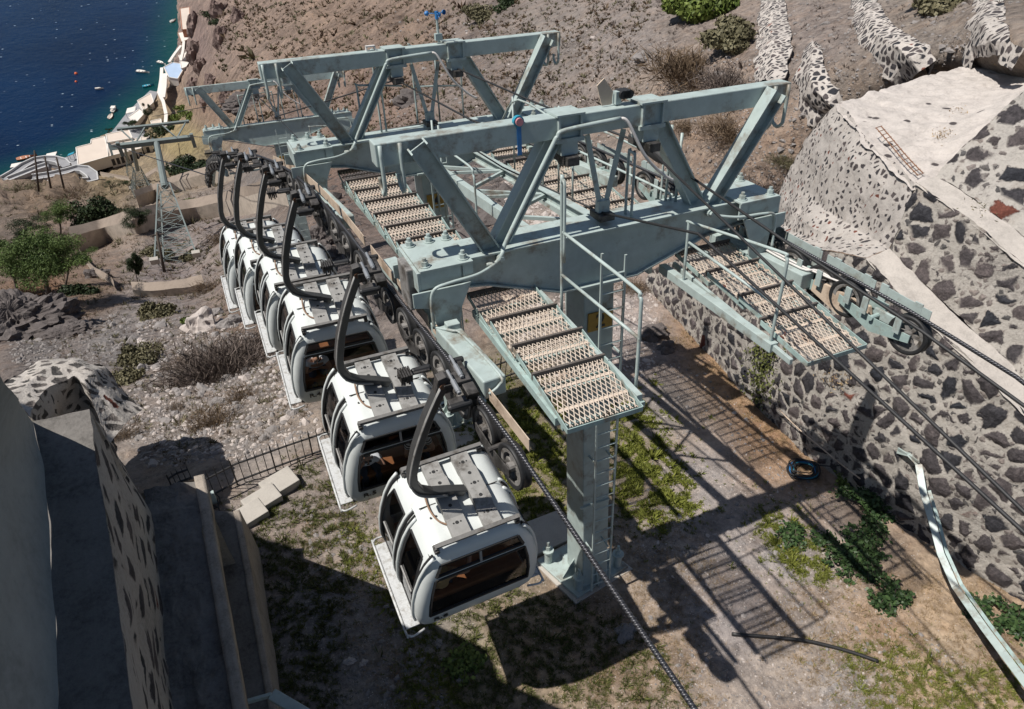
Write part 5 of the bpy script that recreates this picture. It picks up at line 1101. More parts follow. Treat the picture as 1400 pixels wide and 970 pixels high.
# thousands of tufts nobody could count
def tufts(name, n, poly, rpx, mat, blades=12, clump=2.5, hmul=1.0, asp=.2, edge=0):
    q = poly_pts(n, poly); q = q+RNG.normal(size=q.shape)*edge*RNG.uniform(0, 1, (n, 1))**2; P0 = ground(q[:, 0], q[:, 1]); dep = np.array([depth_of(p) for p in P0]); r = (rpx*RNG.lognormal(0, .45, n)*dep/F)[:, None]
    if clump:
        keep = np.array([noise.noise(Vector((x*.012*clump, y*.02*clump, len(name)))) for x, y in q]) > -.12; P0, r = P0[keep], r[keep]; n = len(P0)
    P0 = np.repeat(P0, blades, 0); r = np.repeat(r, blades, 0); m = len(P0); a = RNG.normal(size=(m, 3)); a[:, 2] = np.abs(a[:, 2])+.35; a /= np.linalg.norm(a, axis=1, keepdims=True)
    P = P0+a*r*RNG.uniform(.2, .8, (m, 1))*np.array([1, 1, hmul]); nn = np.cross(a, RNG.normal(size=(m, 3))); tint = np.repeat(RNG.uniform(0, .6, n), blades)+RNG.uniform(0, .4, m)
    o = put(name, leaf_mesh(name, P, nn, (r[:, 0])*.45, tint, asp, a), mat); o['kind'] = 'stuff'; return o
tufts('scrub_tufts', 7000, hills, 2.7, 'f_brown', 10, 2, .8, .5)
tufts('olive_tufts', 4200, hills, 2.7, 'f_olive', 10, 3, .8, .55)
tufts('scree_weeds', 3200, [(560, 0), (900, 0), (1400, 0), (1300, 90), (1150, 120), (1060, 280), (900, 330), (640, 220)], 3.4, 'f_grey', 10, 2.5, .7, .3)
tufts('slope_weeds', 3600, [(0, 258), (140, 262), (240, 240), (330, 250), (300, 340), (330, 430), (380, 500), (430, 560), (240, 640), (150, 560), (0, 440)], 3.6, 'f_olive', 10, 3, .7, .3)
tufts('slope_twigs', 3800, [(0, 258), (140, 262), (240, 240), (330, 250), (300, 340), (330, 430), (380, 500), (440, 580), (240, 640), (150, 560), (0, 440)], 4.2, 'f_brown', 12, 2.5, .6, .14)
def mat_grass(name, n, poly, mat, rpx=5.0, bl=14, cl=4, h=.6, asp=.25): return tufts(name, n, poly, rpx, mat, bl, cl, h, asp, 34)
mat_grass('ground_cover', 4940, [(600, 500), (700, 520), (775, 560), (775, 700), (720, 720), (640, 600)], 'f_mat', 3.7, 16, 5, .5, .35)
mat_grass('ground_cover_by_ladder', 4940, [(838, 540), (880, 560), (925, 640), (960, 690), (900, 720), (845, 700)], 'f_mat', 3.7, 16, 4, .5, .35)
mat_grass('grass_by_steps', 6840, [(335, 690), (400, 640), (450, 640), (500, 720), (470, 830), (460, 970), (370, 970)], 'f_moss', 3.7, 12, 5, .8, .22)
mat_grass('grass_under_cabin', 3230, [(480, 700), (560, 800), (600, 870), (640, 970), (540, 970), (560, 880), (470, 760)], 'f_mat', 3.4, 12, 6, .7, .25)
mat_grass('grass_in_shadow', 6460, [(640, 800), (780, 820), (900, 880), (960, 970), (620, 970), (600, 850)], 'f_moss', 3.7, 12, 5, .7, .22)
mat_grass('grass_bottom_right', 4940, [(1140, 880), (1220, 880), (1330, 920), (1400, 900), (1400, 985), (1200, 985)], 'f_mat', 3.7, 12, 6, .7, .2)
mat_grass('grass_mid_right', 2470, [(1030, 700), (1090, 710), (1140, 790), (1110, 800), (1060, 760)], 'f_mat', 3.7, 12, 5, .7, .25)
mat_grass('dry_straw', 9880, [(1080, 800), (1250, 780), (1400, 800), (1400, 985), (1150, 985), (1030, 880)], 'f_straw', 4.0, 9, 5, .35, .10)
mat_grass('dry_straw_centre', 7980, [(780, 690), (900, 700), (1000, 780), (960, 900), (1000, 980), (800, 960), (840, 850), (760, 760)], 'f_straw', 3.7, 8, 5, .35, .10)
mat_grass('dry_straw_left', 6080, [(440, 640), (520, 760), (600, 900), (640, 960), (520, 960), (420, 780), (400, 700)], 'f_straw', 3.1, 8, 5, .35, .10)
mat_grass('dry_straw_by_wall', 4180, [(930, 430), (1000, 520), (1100, 620), (1160, 690), (1080, 640), (960, 510), (900, 450)], 'f_straw', 3.1, 8, 4, .35, .12)
# brambles
def bramble(px, py, wpx, label, n=420, mat='f_bramble'):
    g = G(px, py); r = wpx/2*depth_of(g)/F; t = thing('bramble', label, 'bramble', loc=tuple(g), group='brambles on the plot')
    b = MB(); P = []; nn = []
    for k in range(16):
        a = RNG.uniform(0, 6.28); L_ = r*RNG.uniform(.5, 1.15); hh = RNG.uniform(.08, .3)*min(1, r*1.5); pts = [(0, 0, 0), (math.cos(a)*L_*.4, math.sin(a)*L_*.4, hh), (math.cos(a+.2)*L_*.8, math.sin(a+.2)*L_*.8, hh*.8), (math.cos(a+.35)*L_, math.sin(a+.35)*L_, hh*.3)]
        b.tube(pts, .006, 4, smooth=3)
        for j in range(int(n/16*1.6)): f_ = RNG.uniform(.1, 1)*3; i = min(int(f_), 2); q = f_-i; P.append(np.array(pts[i])*(1-q)+np.array(pts[i+1])*q+RNG.normal(size=3)*(.06, .06, .03)); nn.append(RNG.normal(size=3)*.45+(0, 0, 1))
    b.build('stems', 'bark', t); P = np.array(P); P[:, 2] = np.maximum(P[:, 2], .03); put('leaves', leaf_mesh('leaves', P, np.array(nn), RNG.uniform(.026, .06, len(P)), RNG.uniform(0, 1, len(P)), 1.2), mat, t); return t
for x, y, w_, lab, n_ in [(1190, 705, 120, 'largest dark green bramble, under the stone wall beside the green channel', 1100), (1160, 775, 70, 'bramble on the straw, lower left of the largest one', 480), (1215, 820, 60, 'lowest bramble, trailing down the straw slope', 480), (1185, 760, 90, 'bramble joining the largest patch from below', 800), (1085, 738, 50, 'small bramble amid green grass, left of the large patch', 300), (1128, 740, 36, 'smallest bramble beside the white stone', 160),
                              (1385, 850, 60, 'bramble at the right edge, behind the green channel', 500), (1335, 835, 40, 'little bramble between channel and wall at right', 260), (1160, 665, 50, 'yellowish weed at the foot of the stone wall', 260), (640, 905, 60, 'bright green weed clump in the light below the nearest cabin', 420)]: bramble(x, y, w_, lab, n_, 'f_green' if 'bright' in lab or 'yellowish' in lab else 'f_bramble')
iv = thing('wall_creeper', 'dark creeper hanging on the stone wall under the end of the right walkway beam', 'creeper', loc=tuple(W(6.9, 2.2, 3.0)))
P = np.array([on(x, y, 'u', 7.05)-W(6.9, 2.2, 3.0) for x, y in zip(RNG.normal(1045, 11, 900), RNG.uniform(470, 575, 900))]); P += RNG.normal(size=P.shape)*.05-H*.05
put('leaves', leaf_mesh('leaves', P, RNG.normal(size=P.shape)-H*1.2, RNG.uniform(.03, .06, len(P)), RNG.uniform(0, 1, len(P)), 1.1), 'f_moss', iv)
for x, y, u_, lab in ((1168, 520, 7.2, 'orange-brown weed on the stone wall below the big wheel'), ((1335), 292, 9.0, 'green and orange weed on the upper ledge at right'), (1148, 515, 7.15, 'dry weed hanging on the wall beneath the right walkway')):
    c = on(x, y, 'u', u_)-H*.1; t = thing('wall_weed', lab, 'weed', loc=tuple(c)); P = RNG.normal(size=(200, 3))*(.14, .16, .10); put('leaves', leaf_mesh('leaves', P, RNG.normal(size=P.shape), RNG.uniform(.02, .05, 200), RNG.uniform(0, 1, 200), .5), 'f_straw' if 'dry' in lab or 'orange-b' in lab else 'f_olive', t)
for x, y, lab in ((1322, 157, 'larger round rusty tuft on the white gravel slope'), (1298, 190, 'smaller rusty tuft on the white gravel slope, nearer the stones'), (1375, 88, 'rusty tuft at the top edge of the white gravel slope')):
    c = on(x, y, 'v', 1.6+(232-y)*.025); t = thing('rusty_tuft', lab, 'tuft', loc=tuple(c)); P = RNG.normal(size=(260, 3))*(.2, .16, .05); P[:, 2] = abs(P[:, 2]); put('leaves', leaf_mesh('leaves', P, RNG.normal(size=P.shape), RNG.uniform(.02, .05, 260), RNG.uniform(0, 1, 260), .5), 'f_straw', t)
# trees
def tree(label, bpx, cpx, wpx, hf, mat, n=5000, name='pine_tree', group=None, lumps=18, ls=.05, cat='tree'):
    g = G(*bpx); dd = depth_of(g); top = ray(*cpx); top = top*(np.linalg.norm(g)*.985); t = thing(name, label, cat, loc=tuple(g), group=group)
    c = top-g; r = wpx/2*dd/F; R = np.array((r, r*.85, r*hf)); n = int(n*2.4)
    q = RNG.normal(size=(lumps, 3)); q /= np.linalg.norm(q, axis=1, keepdims=True); q *= RNG.uniform(.3, .82, (lumps, 1)); k = RNG.integers(0, lumps, n); rl = RNG.uniform(.18, .4, lumps)
    d = RNG.normal(size=(n, 3)); d /= np.linalg.norm(d, axis=1, keepdims=True); rr = RNG.uniform(.2, 1, (n, 1))**.5; flat = np.array([1, 1, .5 if hf < 1 else .9])
    P = (q[k]+d*rr*rl[k][:, None]*flat)*R+RNG.normal(size=(n, 3))*R*.03+c; tl_ = RNG.uniform(-.2, .2, lumps)[k]; along = d*np.array([1, 1, .3])+RNG.normal(size=(n, 3))*.6
    put('crown', leaf_mesh('crown', P, d+RNG.normal(size=d.shape)*.8, RNG.uniform(.6, 1.5, n)*r*ls*.6, RNG.uniform(0, .6, n)+.2+tl_, .4, along), mat, t)
    b = MB(); b.tube([(0, 0, -.3), c*.35+np.array([.1, 0, 0])*r*.4, c*.7+np.array([-.04, 0, 0])*r, c], [r*.05, r*.042, r*.03, r*.015], 8, smooth=3)
    for e in q[:12]: e = c+e*R; b.tube([c*RNG.uniform(.55, .85), (c*.7+e)/1.75+np.array([0, 0, -.03*r]), e], [r*.022, r*.014, r*.006], 5)
    b.build('trunk', 'bark', t, smooth=True); return t
gp_ = 'pines on the lower slope'
tree('largest feathery green pine at the left, in front of the path wall', (60, 422), (66, 352), 122, .66, 'f_pine', 11000, group=gp_, lumps=34, ls=.045)
tree('feathery pine at the left edge, behind the largest one', (20, 400), (14, 352), 90, .7, 'f_pine', 5200, group=gp_)
tree('small pine with a thin trunk up the slope from the largest one', (79, 318), (82, 290), 58, .55, 'f_pine', 4000, group=gp_)
tree('dull pine right of the largest one, crown overlapping it', (88, 392), (100, 350), 62, .5, 'f_pine', 3400, group=gp_)
tree('dark flat-topped bush-like pine behind the largest one', (34, 330), (36, 312), 66, .4, 'f_dark', 2600, group=gp_)
tree('slim dark cypress standing alone left of the lattice pylon', (188, 392), (184, 360), 26, 1.7, 'f_dark', 5200, 'cypress', None, 16, .12)
tree('dark broad evergreen behind the cypress, touching the long path wall', (188, 318), (186, 296), 54, .75, 'f_dark', 4200, 'evergreen_tree', None)
tree('small dark evergreen at the left of the broad one', (160, 312), (164, 292), 22, 1.0, 'f_dark', 900, 'evergreen_tree', None)
shrub(132, 306, 78, 1.15, 'f_dark', 'tall dark foliage mass standing in for shadowed rock and trees, left of the dark evergreens', n=4200, ls=.05)  # dark leaves stand in for rock and trees lying in shadow
tree('dark evergreen above the shadowed rock, left of the broad one', (152, 262), (150, 252), 30, .7, 'f_dark', 1400, 'evergreen_tree', None)
tree('tall conifer between the port roofs', (204, 172), (201, 152), 18, 1.5, 'f_dark', 1200, 'conifer', None, 8, .1)
tree('bushy palm-like tree beside the port roofs', (176, 176), (176, 170), 26, .6, 'f_dark', 900, 'round_tree', None, 8, .1)
tree('small green tree on the quay edge', (150, 184), (149, 179), 14, .6, 'f_dark', 400, 'round_tree', None, 6, .12)
tree('dark trees under the lattice pylon head', (208, 188), (208, 181), 34, .5, 'f_dark', 900, 'round_tree', None, 8, .1)
tree('small dark tree in front of the long pale port roof', (131, 221), (131, 216), 13, .7, 'f_dark', 300, 'round_tree', None, 6, .12)
tree('leafy tree at the foot of the second lattice pylon', (178, 262), (176, 254), 30, .6, 'f_dark', 900, 'round_tree', None, 8, .08)
# loose rock
def rocks(name, n, poly, rpx, mat, seed=1, sx=.55):
    q = poly_pts(n, poly); P0 = ground(q[:, 0], q[:, 1]); dep = np.array([depth_of(p) for p in P0]); r = rpx*RNG.lognormal(-.2, sx, n)*dep/F
    base = np.array([(0, 0, 1), (.9, 0, .45), (.28, .85, .45), (-.72, .53, .45), (-.72, -.53, .45), (.28, -.85, .45), (.72, .53, -.45), (-.28, .85, -.45), (-.9, 0, -.45), (-.28, -.85, -.45), (.72, -.53, -.45), (0, 0, -1)])
    fs = [(0, 1, 2), (0, 2, 3), (0, 3, 4), (0, 4, 5), (0, 5, 1), (1, 6, 2), (2, 7, 3), (3, 8, 4), (4, 9, 5), (5, 10, 1), (6, 7, 2), (7, 8, 3), (8, 9, 4), (9, 10, 5), (10, 6, 1), (6, 11, 7), (7, 11, 8), (8, 11, 9), (9, 11, 10), (10, 11, 6)]
    V = []; Fc = []
    for i in range(n):
        a = RNG.uniform(0, 6.28); ca, sa_ = math.cos(a), math.sin(a); s = base*RNG.uniform(.65, 1.25, (12, 1))*np.array([RNG.uniform(.8, 1.3), RNG.uniform(.6, 1.1), RNG.uniform(.4, .8)]); s = s@np.array([[ca, sa_, 0], [-sa_, ca, 0], [0, 0, 1]]); V.append(P0[i]+s*r[i]); Fc += [tuple(x+12*i for x in f) for f in fs]
    me = bpy.data.meshes.new(name); me.from_pydata(np.concatenate(V).tolist(), [], Fc); return put(name, me, mat, kind='stuff')
sl_ = [(190, 440), (330, 430), (400, 520), (440, 590), (330, 630), (200, 640), (150, 560), (190, 520)]
rocks('pale_rubble', 1500, sl_, 2.1, 'rock_p'); rocks('grey_rubble', 1300, sl_, 2.8, 'rock_g')
rocks('path_rubble', 900, [(0, 440), (180, 430), (190, 500), (20, 500)], 2.0, 'rock_g')
rocks('scree', 1800, [(540, 20), (880, 40), (1010, 80), (1050, 270), (900, 330), (640, 230), (520, 160)], 1.5, 'rock_g'); rocks('upper_scree', 1500, [(1040, 0), (1400, 0), (1300, 90), (1150, 150), (1060, 290), (960, 250), (1000, 120)], 1.8, 'rock_g'); rocks('scree_chips', 900, [(600, 20), (880, 40), (1010, 80), (1050, 270), (900, 330), (640, 230)], 1.3, 'rock_p')
rocks('dark_scoria', 1600, [(500, 210), (560, 180), (680, 200), (700, 300), (640, 330), (560, 330), (470, 260)], 4.2, 'rock_d', sx=.7)
rocks('dark_scoria_below', 500, [(400, 200), (470, 250), (500, 330), (560, 400), (520, 430), (430, 340), (380, 260)], 3.8, 'rock_d', sx=.6)
rocks('truss_gravel', 900, [(690, 240), (760, 250), (860, 330), (780, 330), (690, 330)], 2.4, 'rock_p')
rocks('plot_stones', 2600, [(860, 430), (1000, 540), (1130, 680), (1180, 800), (1400, 970), (900, 970), (860, 700)], 1.3, 'rock_g'); rocks('plot_chips', 1700, [(860, 430), (1000, 540), (1130, 680), (1180, 800), (1400, 970), (900, 970), (860, 700)], .95, 'rock_p')
rocks('gravel_behind_pylon', 900, [(840, 380), (900, 400), (900, 520), (850, 560), (700, 480), (720, 420)], 2.0, 'rock_p')
rocks('shadow_stones', 900, [(400, 680), (520, 760), (640, 930), (600, 970), (440, 970), (440, 800)], 2.0, 'rock_g')
def boulder(px, py, wpx, mat, label, hf=.7):
    g = G(px, py); r = wpx/2*depth_of(g)/F; b = MB(); n = 14 if wpx < 55 else 36; vs = []
    for i in range(n+1):
        for j in range(n*2):
            th = math.pi*i/n; ph = math.pi*j/n; d = np.array([math.sin(th)*math.cos(ph), math.sin(th)*math.sin(ph), math.cos(th)]); q = 1+(.55 if wpx < 55 else .34)*noise.fractal(Vector(d*1.3)+Vector((px, py, 0)), 1, 2, 4)+(0 if wpx < 55 else .22*noise.fractal(Vector(d*5)+Vector((px, 0, py)), .7, 2.2, 5)); vs.append(d*r*q*(1, .8, hf))
    b.add(vs, [(i*2*n+j, (i+1)*2*n+j, (i+1)*2*n+(j+1) % (2*n), i*2*n+(j+1) % (2*n)) for i in range(n) for j in range(2*n)]); o = b.build('boulder', mat, None); o.location = tuple(g); tag(o, label, 'rock')
for a in [(277, 450, 52, 'rock_p', 'large pale smooth boulder on the slope, left of the cabins', .8), (315, 447, 30, 'rock_g', 'grey boulder right of the large pale one', .7), (296, 430, 22, 'rock_g', 'small grey boulder behind the large pale one', .7), (412, 905, 0, '', '', 0), (478, 905, 16, 'rock_p', 'pale flat stone in the shadow at the bottom', .5), (497, 907, 12, 'rock_p', 'smaller pale stone right of the flat one in the shadow', .6),
          (945, 757, 14, 'rock_g', 'round grey stone at the edge of the girder shadow', .7), (858, 865, 34, 'rock_g', 'half-buried stone slab beside the rope shadow', .4), (1158, 735, 14, 'rock_p', 'white stone beside the smallest bramble', .6), (440, 330, 60, 'rock_d', 'dark reddish rock under the left sheave train', .8), (455, 350, 40, 'rock_d', 'second dark reddish rock under the left sheave train', .8),
          (28, 452, 150, 'rock_d', 'big dark rock added for the shadowed slope at the left edge', .55), (130, 378, 34, 'rock_d', 'dark rock beside the thin stony wall under the pines', .8), (92, 462, 60, 'rock_d', 'low dark rock right of the big one at the left edge', .35), (565, 140, 46, 'rock_d', 'dark rock outcrop behind the middle pylon', .5), (340, 150, 60, 'rock_d', 'dark leaning rock on the brown hillside', .4), (650, 60, 0, '', '', 0), (880, 84, 30, 'rock_g', 'grey rocks with white chips on the scree', .5), (895, 460, 40, 'rock_d', 'dark boulder at the far end of the stone wall', .7), (912, 478, 30, 'rock_d', 'second dark boulder at the far end of the stone wall', .7)]:  # big left-edge rock: dark stone stands in for a slope in shadow
    if a[2]: boulder(*a)
for i, (x, y, w_, hf) in enumerate([(268, 75, 14, 1.6), (276, 95, 12, 1.6), (266, 40, 12, 1.8), (300, 20, 16, 1.5), (305, 55, 14, 1.6), (290, 115, 14, 1.3), (315, 130, 18, 1.0), (268, 120, 14, 1.2), (326, 30, 12, 1.2), (283, 140, 12, 1.2)]):
    boulder(x, y, w_*1.6, 'rock_r', ['tall cliff rib beside the white house of the cove', 'cliff rib above the blue-roofed terrace', 'cliff rib at the top behind the white house', 'grey cliff crag at the top edge', 'pale cliff crag in the middle of the brown face', 'rough crag above the far upper beam', 'rough crag on the brown slope right of the cliff', 'low crag above the left end of the far upper beam', 'small crag high on the brown slope', 'small crag just above the far upper beam'][i], hf)
# ================================================================ FENCES, HOSE, CHANNEL
def fence(label, pts, hgt=.95, gap=.19, name='iron_fence', spikes=.12):
    P = [gp(x, y) for x, y in pts]; t = thing(name, label, 'fence', loc=tuple(P[0])); o = P[0]
    for hz in (.12, .8):
        b = MB()
        for p, q in zip(P[:-1], P[1:]): b.beam(p-o+np.array([0, 0, hz*hgt]), q-o+np.array([0, 0, hz*hgt]), .035, .035)
        b.build('rail', 'iron', t)
    L_ = [0]
    for p, q in zip(P[:-1], P[1:]): L_.append(L_[-1]+np.linalg.norm(q-p))
    n = int(L_[-1]/gap)
    for k in range(n+1):
        s = k*L_[-1]/n; p = np.array([np.interp(s, L_, [q[i] for q in P]) for i in range(3)])-o; b = MB(); r = .02 if k % 5 == 0 else .011
        b.tube([p+np.array([0, 0, -.1]), p+np.array([0, 0, hgt*.97]), p+np.array([0, 0, hgt+spikes])], [r, r, r*.2], 5); b.build('post' if k % 5 == 0 else 'bar', 'iron', t)
    return t
fence('long black iron fence running from the pale pier behind the two nearest cabins', [(274, 690), (330, 660), (400, 634), (446, 618), (560, 580), (660, 530), (720, 508), (770, 488)])
fence('short row of black spikes beside the top of the pale pier', [(236, 668), (246, 661), (262, 655)], .5, .1, 'spiked_fence', .1)
def block(label, px, py, w_, d_, h_, yaw, mat='cement_new'):
    g = gp(px, py); b = MB(); b.box(-w_/2, w_/2, -d_/2, d_/2, -.3, h_); o = b.build('concrete_block', mat, None, bevel=.02); o.location = tuple(g); o.rotation_euler = (0, 0, yaw); return tag(o, label, 'concrete block', 'pale concrete blocks by the iron fence')
M['cement_new'] = plaster('new_pale_cement', (.42, .39, .35), .08, 3, 0, .01)
block('lowest and widest pale concrete block, nearest the ledges', 338, 712, .9, .5, .25, .35); block('middle pale concrete block against the fence', 360, 690, .8, .5, .28, .35); block('highest pale concrete block, beside the second cabin\'s step', 384, 668, .8, .55, .3, .35)
g = gp(292, 688); cbx = tag(MB().box(-.09, .09, -.05, .05, -.1, .42).build('cable_box', 'green'), 'small green cable box on the pale ledge below the iron fence', 'box'); cbx.location = tuple(g)
b = MB()
for k in range(7): a = RNG.uniform(0, 6.28); b.tube([(0, 0, .02), (math.cos(a)*.25, math.sin(a)*.25, .04), (math.cos(a+.5)*.6, math.sin(a+.5)*.6, .02)], .014, 5, smooth=4)
o = b.build('loose_cables', 'iron', None, smooth=True); o.location = tuple(g+np.array([.1, -.2, .05])); tag(o, 'tangle of loose dark cables around the green cable box', 'cables')
# plinth under the near pylon and pad beside it
b = MB(); b.prism([W(-.48, -.40, -.3), W(1.0, -.14, -.3), W(.62, 1.14, -.3), W(-.82, .92, -.3)], T*.335); b.prism([W(-1.25, .98, -.3), W(.3, 1.12, -.3), W(.3, 2.0, -.3), W(-1.05, 1.95, -.3)], T*.36)
tag(b.build('pylon_plinth', 'cement_new', None, bevel=.01), 'pale concrete plinth under the base plate of the nearest pylon', 'plinth')
for u, v, lab in ((-.63, 6.13, 'concrete plinth under the middle pylon'),): 
    b = MB(); b.prism([W(u-1, v-1, -.4), W(u+1, v-1, -.4), W(u+1, v+1, -.4), W(u-1, v+1, -.4)], T*.41); tag(b.build('pylon_plinth', 'cement_new'), lab, 'plinth')
b = MB(); q = np.array([uvw(FM[:3, 3])]); c3 = FM[:3, 3]; b.prism([W3(-1, -1, -4), W3(1, -1, -4), W3(1, 1, -4), W3(-1, 1, -4)], T*4.0); tag(b.build('pylon_plinth', 'cement_old'), 'tall concrete plinth under the farthest low pylon', 'plinth')
# hose coil
hc = W(6.2, .62, .05); t = thing('hose_coil', 'coil of black and teal hose on the ground against the stone wall', 'hose', loc=tuple(hc))
for j, (m_, r0) in enumerate((('black', .36), ('teal', .31), ('black', .27), ('blue', .34))):
    pts = []
    for k in range(90 if m_ == 'black' else 50): a = k*.32; r = r0+.05*math.sin(k*.21+j)+.02*math.sin(k*1.3); q = math.cos(a)*r*H+math.sin(a)*r*.85*D+T*(.03+.0016*k+.012*math.sin(k*.7+j)); pts.append(q)
    b = MB(); b.tube(pts, .014, 6); b.build('hose', m_, t, smooth=True)
b = MB(); b.tube([on(x, y, 'u', 6.7) for x, y in ((1065, 560), (1090, 585), (1122, 612), (1150, 635), (1176, 655))], .016, 6, smooth=4); tag(b.build('wall_pipe', 'tan_steel', None, smooth=True), 'thin tan pipe slanting down the foot of the stone wall', 'pipe')
b = MB(); b.tube([W(6.5, .7, .1), W(6.9, .2, .35), W(7.0, .1, .9), on(1150, 615, 'u', 6.85)], .014, 6, smooth=5); tag(b.build('hose_tail', 'black', None, smooth=True), 'loose black end of the coiled hose leaning on the stone wall', 'hose')
b = MB(); b.tube([G(x, y)+np.array([0, 0, .04]) for x, y in ((1000, 868), (1050, 872), (1100, 878), (1130, 884), (1165, 893), (1200, 905))], .035, 8, smooth=5); tag(b.build('ground_pipe', 'iron', None, smooth=True), 'black pipe lying on the gravel across the walkway shadow', 'pipe')
# bent green channel at the right
b = MB(); cp = [on(1228, 618, 'u', 7.0), on(1243, 622, 'u', 6.86), on(1256, 636, 'u', 6.76), on(1262, 672, 'u', 6.55), on(1275, 715, 'u', 6.38), on(1286, 757, 'u', 6.18), on(1306, 802, 'u', 5.95), on(1345, 858, 'u', 5.6), on(1405, 938, 'u', 5.05), on(1470, 1030, 'u', 4.6)]
gc = thing('cable_channel', 'bent pale green metal channel running down the stone wall at right', 'cable channel', loc=tuple(cp[3])); o = cp[3]; Q = [p-o for p in cp]
for i in range(len(Q)-1):
    d = nrm(Q[i+1]-Q[i]); vw = nrm(-(cp[i]+cp[i+1])/2); up = nrm(vw-d*np.dot(vw, d)); b.beam(Q[i]-d*.01, Q[i+1]+d*.01, .13 if i > 1 else .09, .05, up)
b.build('channel', 'green', gc, bevel=.006)
b = MB()
for i in range(3, len(Q)-1):
    d = nrm(Q[i+1]-Q[i]); vw = nrm(-(cp[i]+cp[i+1])/2); up = nrm(vw-d*np.dot(vw, d)); sd = np.cross(d, up); b.beam(Q[i]-sd*.11-up*.05, Q[i+1]-sd*.11-up*.05, .06, .06, up)
b.build('side_tray', 'green_dirty', gc)
b = MB(); d = nrm(Q[2]-Q[0]); b.beam(Q[0]+T*.1-H*.03, Q[2]+T*.09-H*.03, .05, .03, -H); b.build('clip_bar', 'green', gc)
# green rail corner at the bottom edge
b = MB(); a0 = onz(330, 962, -10.9); a1 = onz(372, 950, -10.9); a2 = onz(440, 990, -10.9); b.beam(a1, a2, .16, .1); b.beam(a0, a1, .05, .1); tag(b.build('steel_rail', 'green', None, bevel=.01), 'corner of a green steel beam at the bottom edge beside the ledges', 'beam')
# ================================================================ LATTICE PYLONS AND POLES
def lattice(label, top, foot, wd_=2.6, head=True, hw=2.9, cols=((0,),)):
    top = np.array(top); foot = np.array(foot); t = thing('lattice_pylon', label, 'lattice pylon', loc=tuple(foot), group='lattice pylons down the slope'); A = top-foot; Lh = np.linalg.norm(A); a = A/Lh; h = nrm(H-a*np.dot(H, a)); d = np.cross(a, h)
    j = A*.62; r0, r1, r2 = wd_/2, .45, .32; L4 = []
    for sx, sy in ((-1, -1), (1, -1), (1, 1), (-1, 1)):
        p = h*sx*r0+d*sy*r0; q = j+h*sx*r1+d*sy*r1; b = MB(); b.beam(p, q, .10, .10, h); b.build('leg', 'green_grey', t); L4.append((p, q))
        b = MB(); b.obox(p, h*.3, d*.3, a*.15); b.build('footing', 'cement_new', t)
    for i in range(4):
        (p0, q0), (p1, q1) = L4[i], L4[(i+1) % 4]; b = MB(); n = 7
        for k in range(n):
            f0, f1 = 1-(1-k/n)**.85, 1-(1-(k+1)/n)**.85; c = [p0*(1-f0)+q0*f0, p1*(1-f0)+q1*f0, p0*(1-f1)+q0*f1, p1*(1-f1)+q1*f1]
            b.beam(c[0], c[3], .035, .035, a+.01); b.beam(c[1], c[2], .035, .035, a+.01); b.beam(c[2], c[3], .035, .035, a+.01)
        b.build('lattice_side', 'green_grey', t)
    b = MB(); b.tube([j, A], [.30, .24], 10); b.build('column', 'green_grey', t)
    if head:
        b = MB(); b.obox(A, h*hw, d*.22, a*.14); b.build('girder', 'green_grey', t)
        b = MB(); b.obox(A+a*1.9, h*hw, d*.12, a*.09); b.build('upper_beam', 'green_grey', t)
        for xb, xt in ((-1.7, -2.6), (-1.6, -.7), (1.6, .7), (1.7, 2.6)): b = MB(); b.beam(A+h*xb+a*.2, A+h*xt+a*1.8, .10, .10, d); b.build('strut', 'green_grey', t)
        for s in (-1, 1): b = MB(); b.obox(A+h*s*hw-a*.35, h*.14, d*.8, a*.10); b.build('sheave_beam', 'green_grey', t)
    return t
lattice('tall lattice pylon down the slope, seen left of the cabins', ray(214, 194)*70, G(246, 366), 3.0)
lattice('second, farther lattice pylon, half hidden behind the first', ray(181, 200)*108, G(196, 268), 3.6, head=True, hw=2.6)
lattice('third, farthest lattice pylon, seen over the port roofs', ray(169, 196)*150, G(180, 240), 3.6, head=False)
def pole(label, top, foot, r=.10, mat='darkwood'):
    f = G(*foot); tp = ray(*top)*np.linalg.norm(f)*.99; t = thing('utility_pole', label, 'pole', loc=tuple(f), group='dark poles on the slope'); b = MB(); b.tube([(0, 0, -.3), tp-f], [r, r*.7], 8); b.build('pole', mat, t, smooth=True)
    b = MB(); L_ = tp-f; b.beam(L_*.94-np.array([.5, 0, 0]), L_*.94+np.array([.5, 0, 0]), .08, .08); b.build('crossarm', mat, t)
pole('dark pole at the foot of the lattice pylon, above the lower path wall', (214, 318), (224, 372), .12)
pole('dark pole left of the port ramp', (47, 206), (53, 262), .3); pole('dark pole in the middle of the port ramp', (61, 214), (70, 262), .3); pole('dark pole right of the port ramp bend', (77, 215), (88, 262), .3)
pole('thin dark pole right of the first lattice pylon head', (226, 220), (234, 246), .12); pole('thin pole on the far wall near the far pylon', (244, 196), (246, 214), .15)
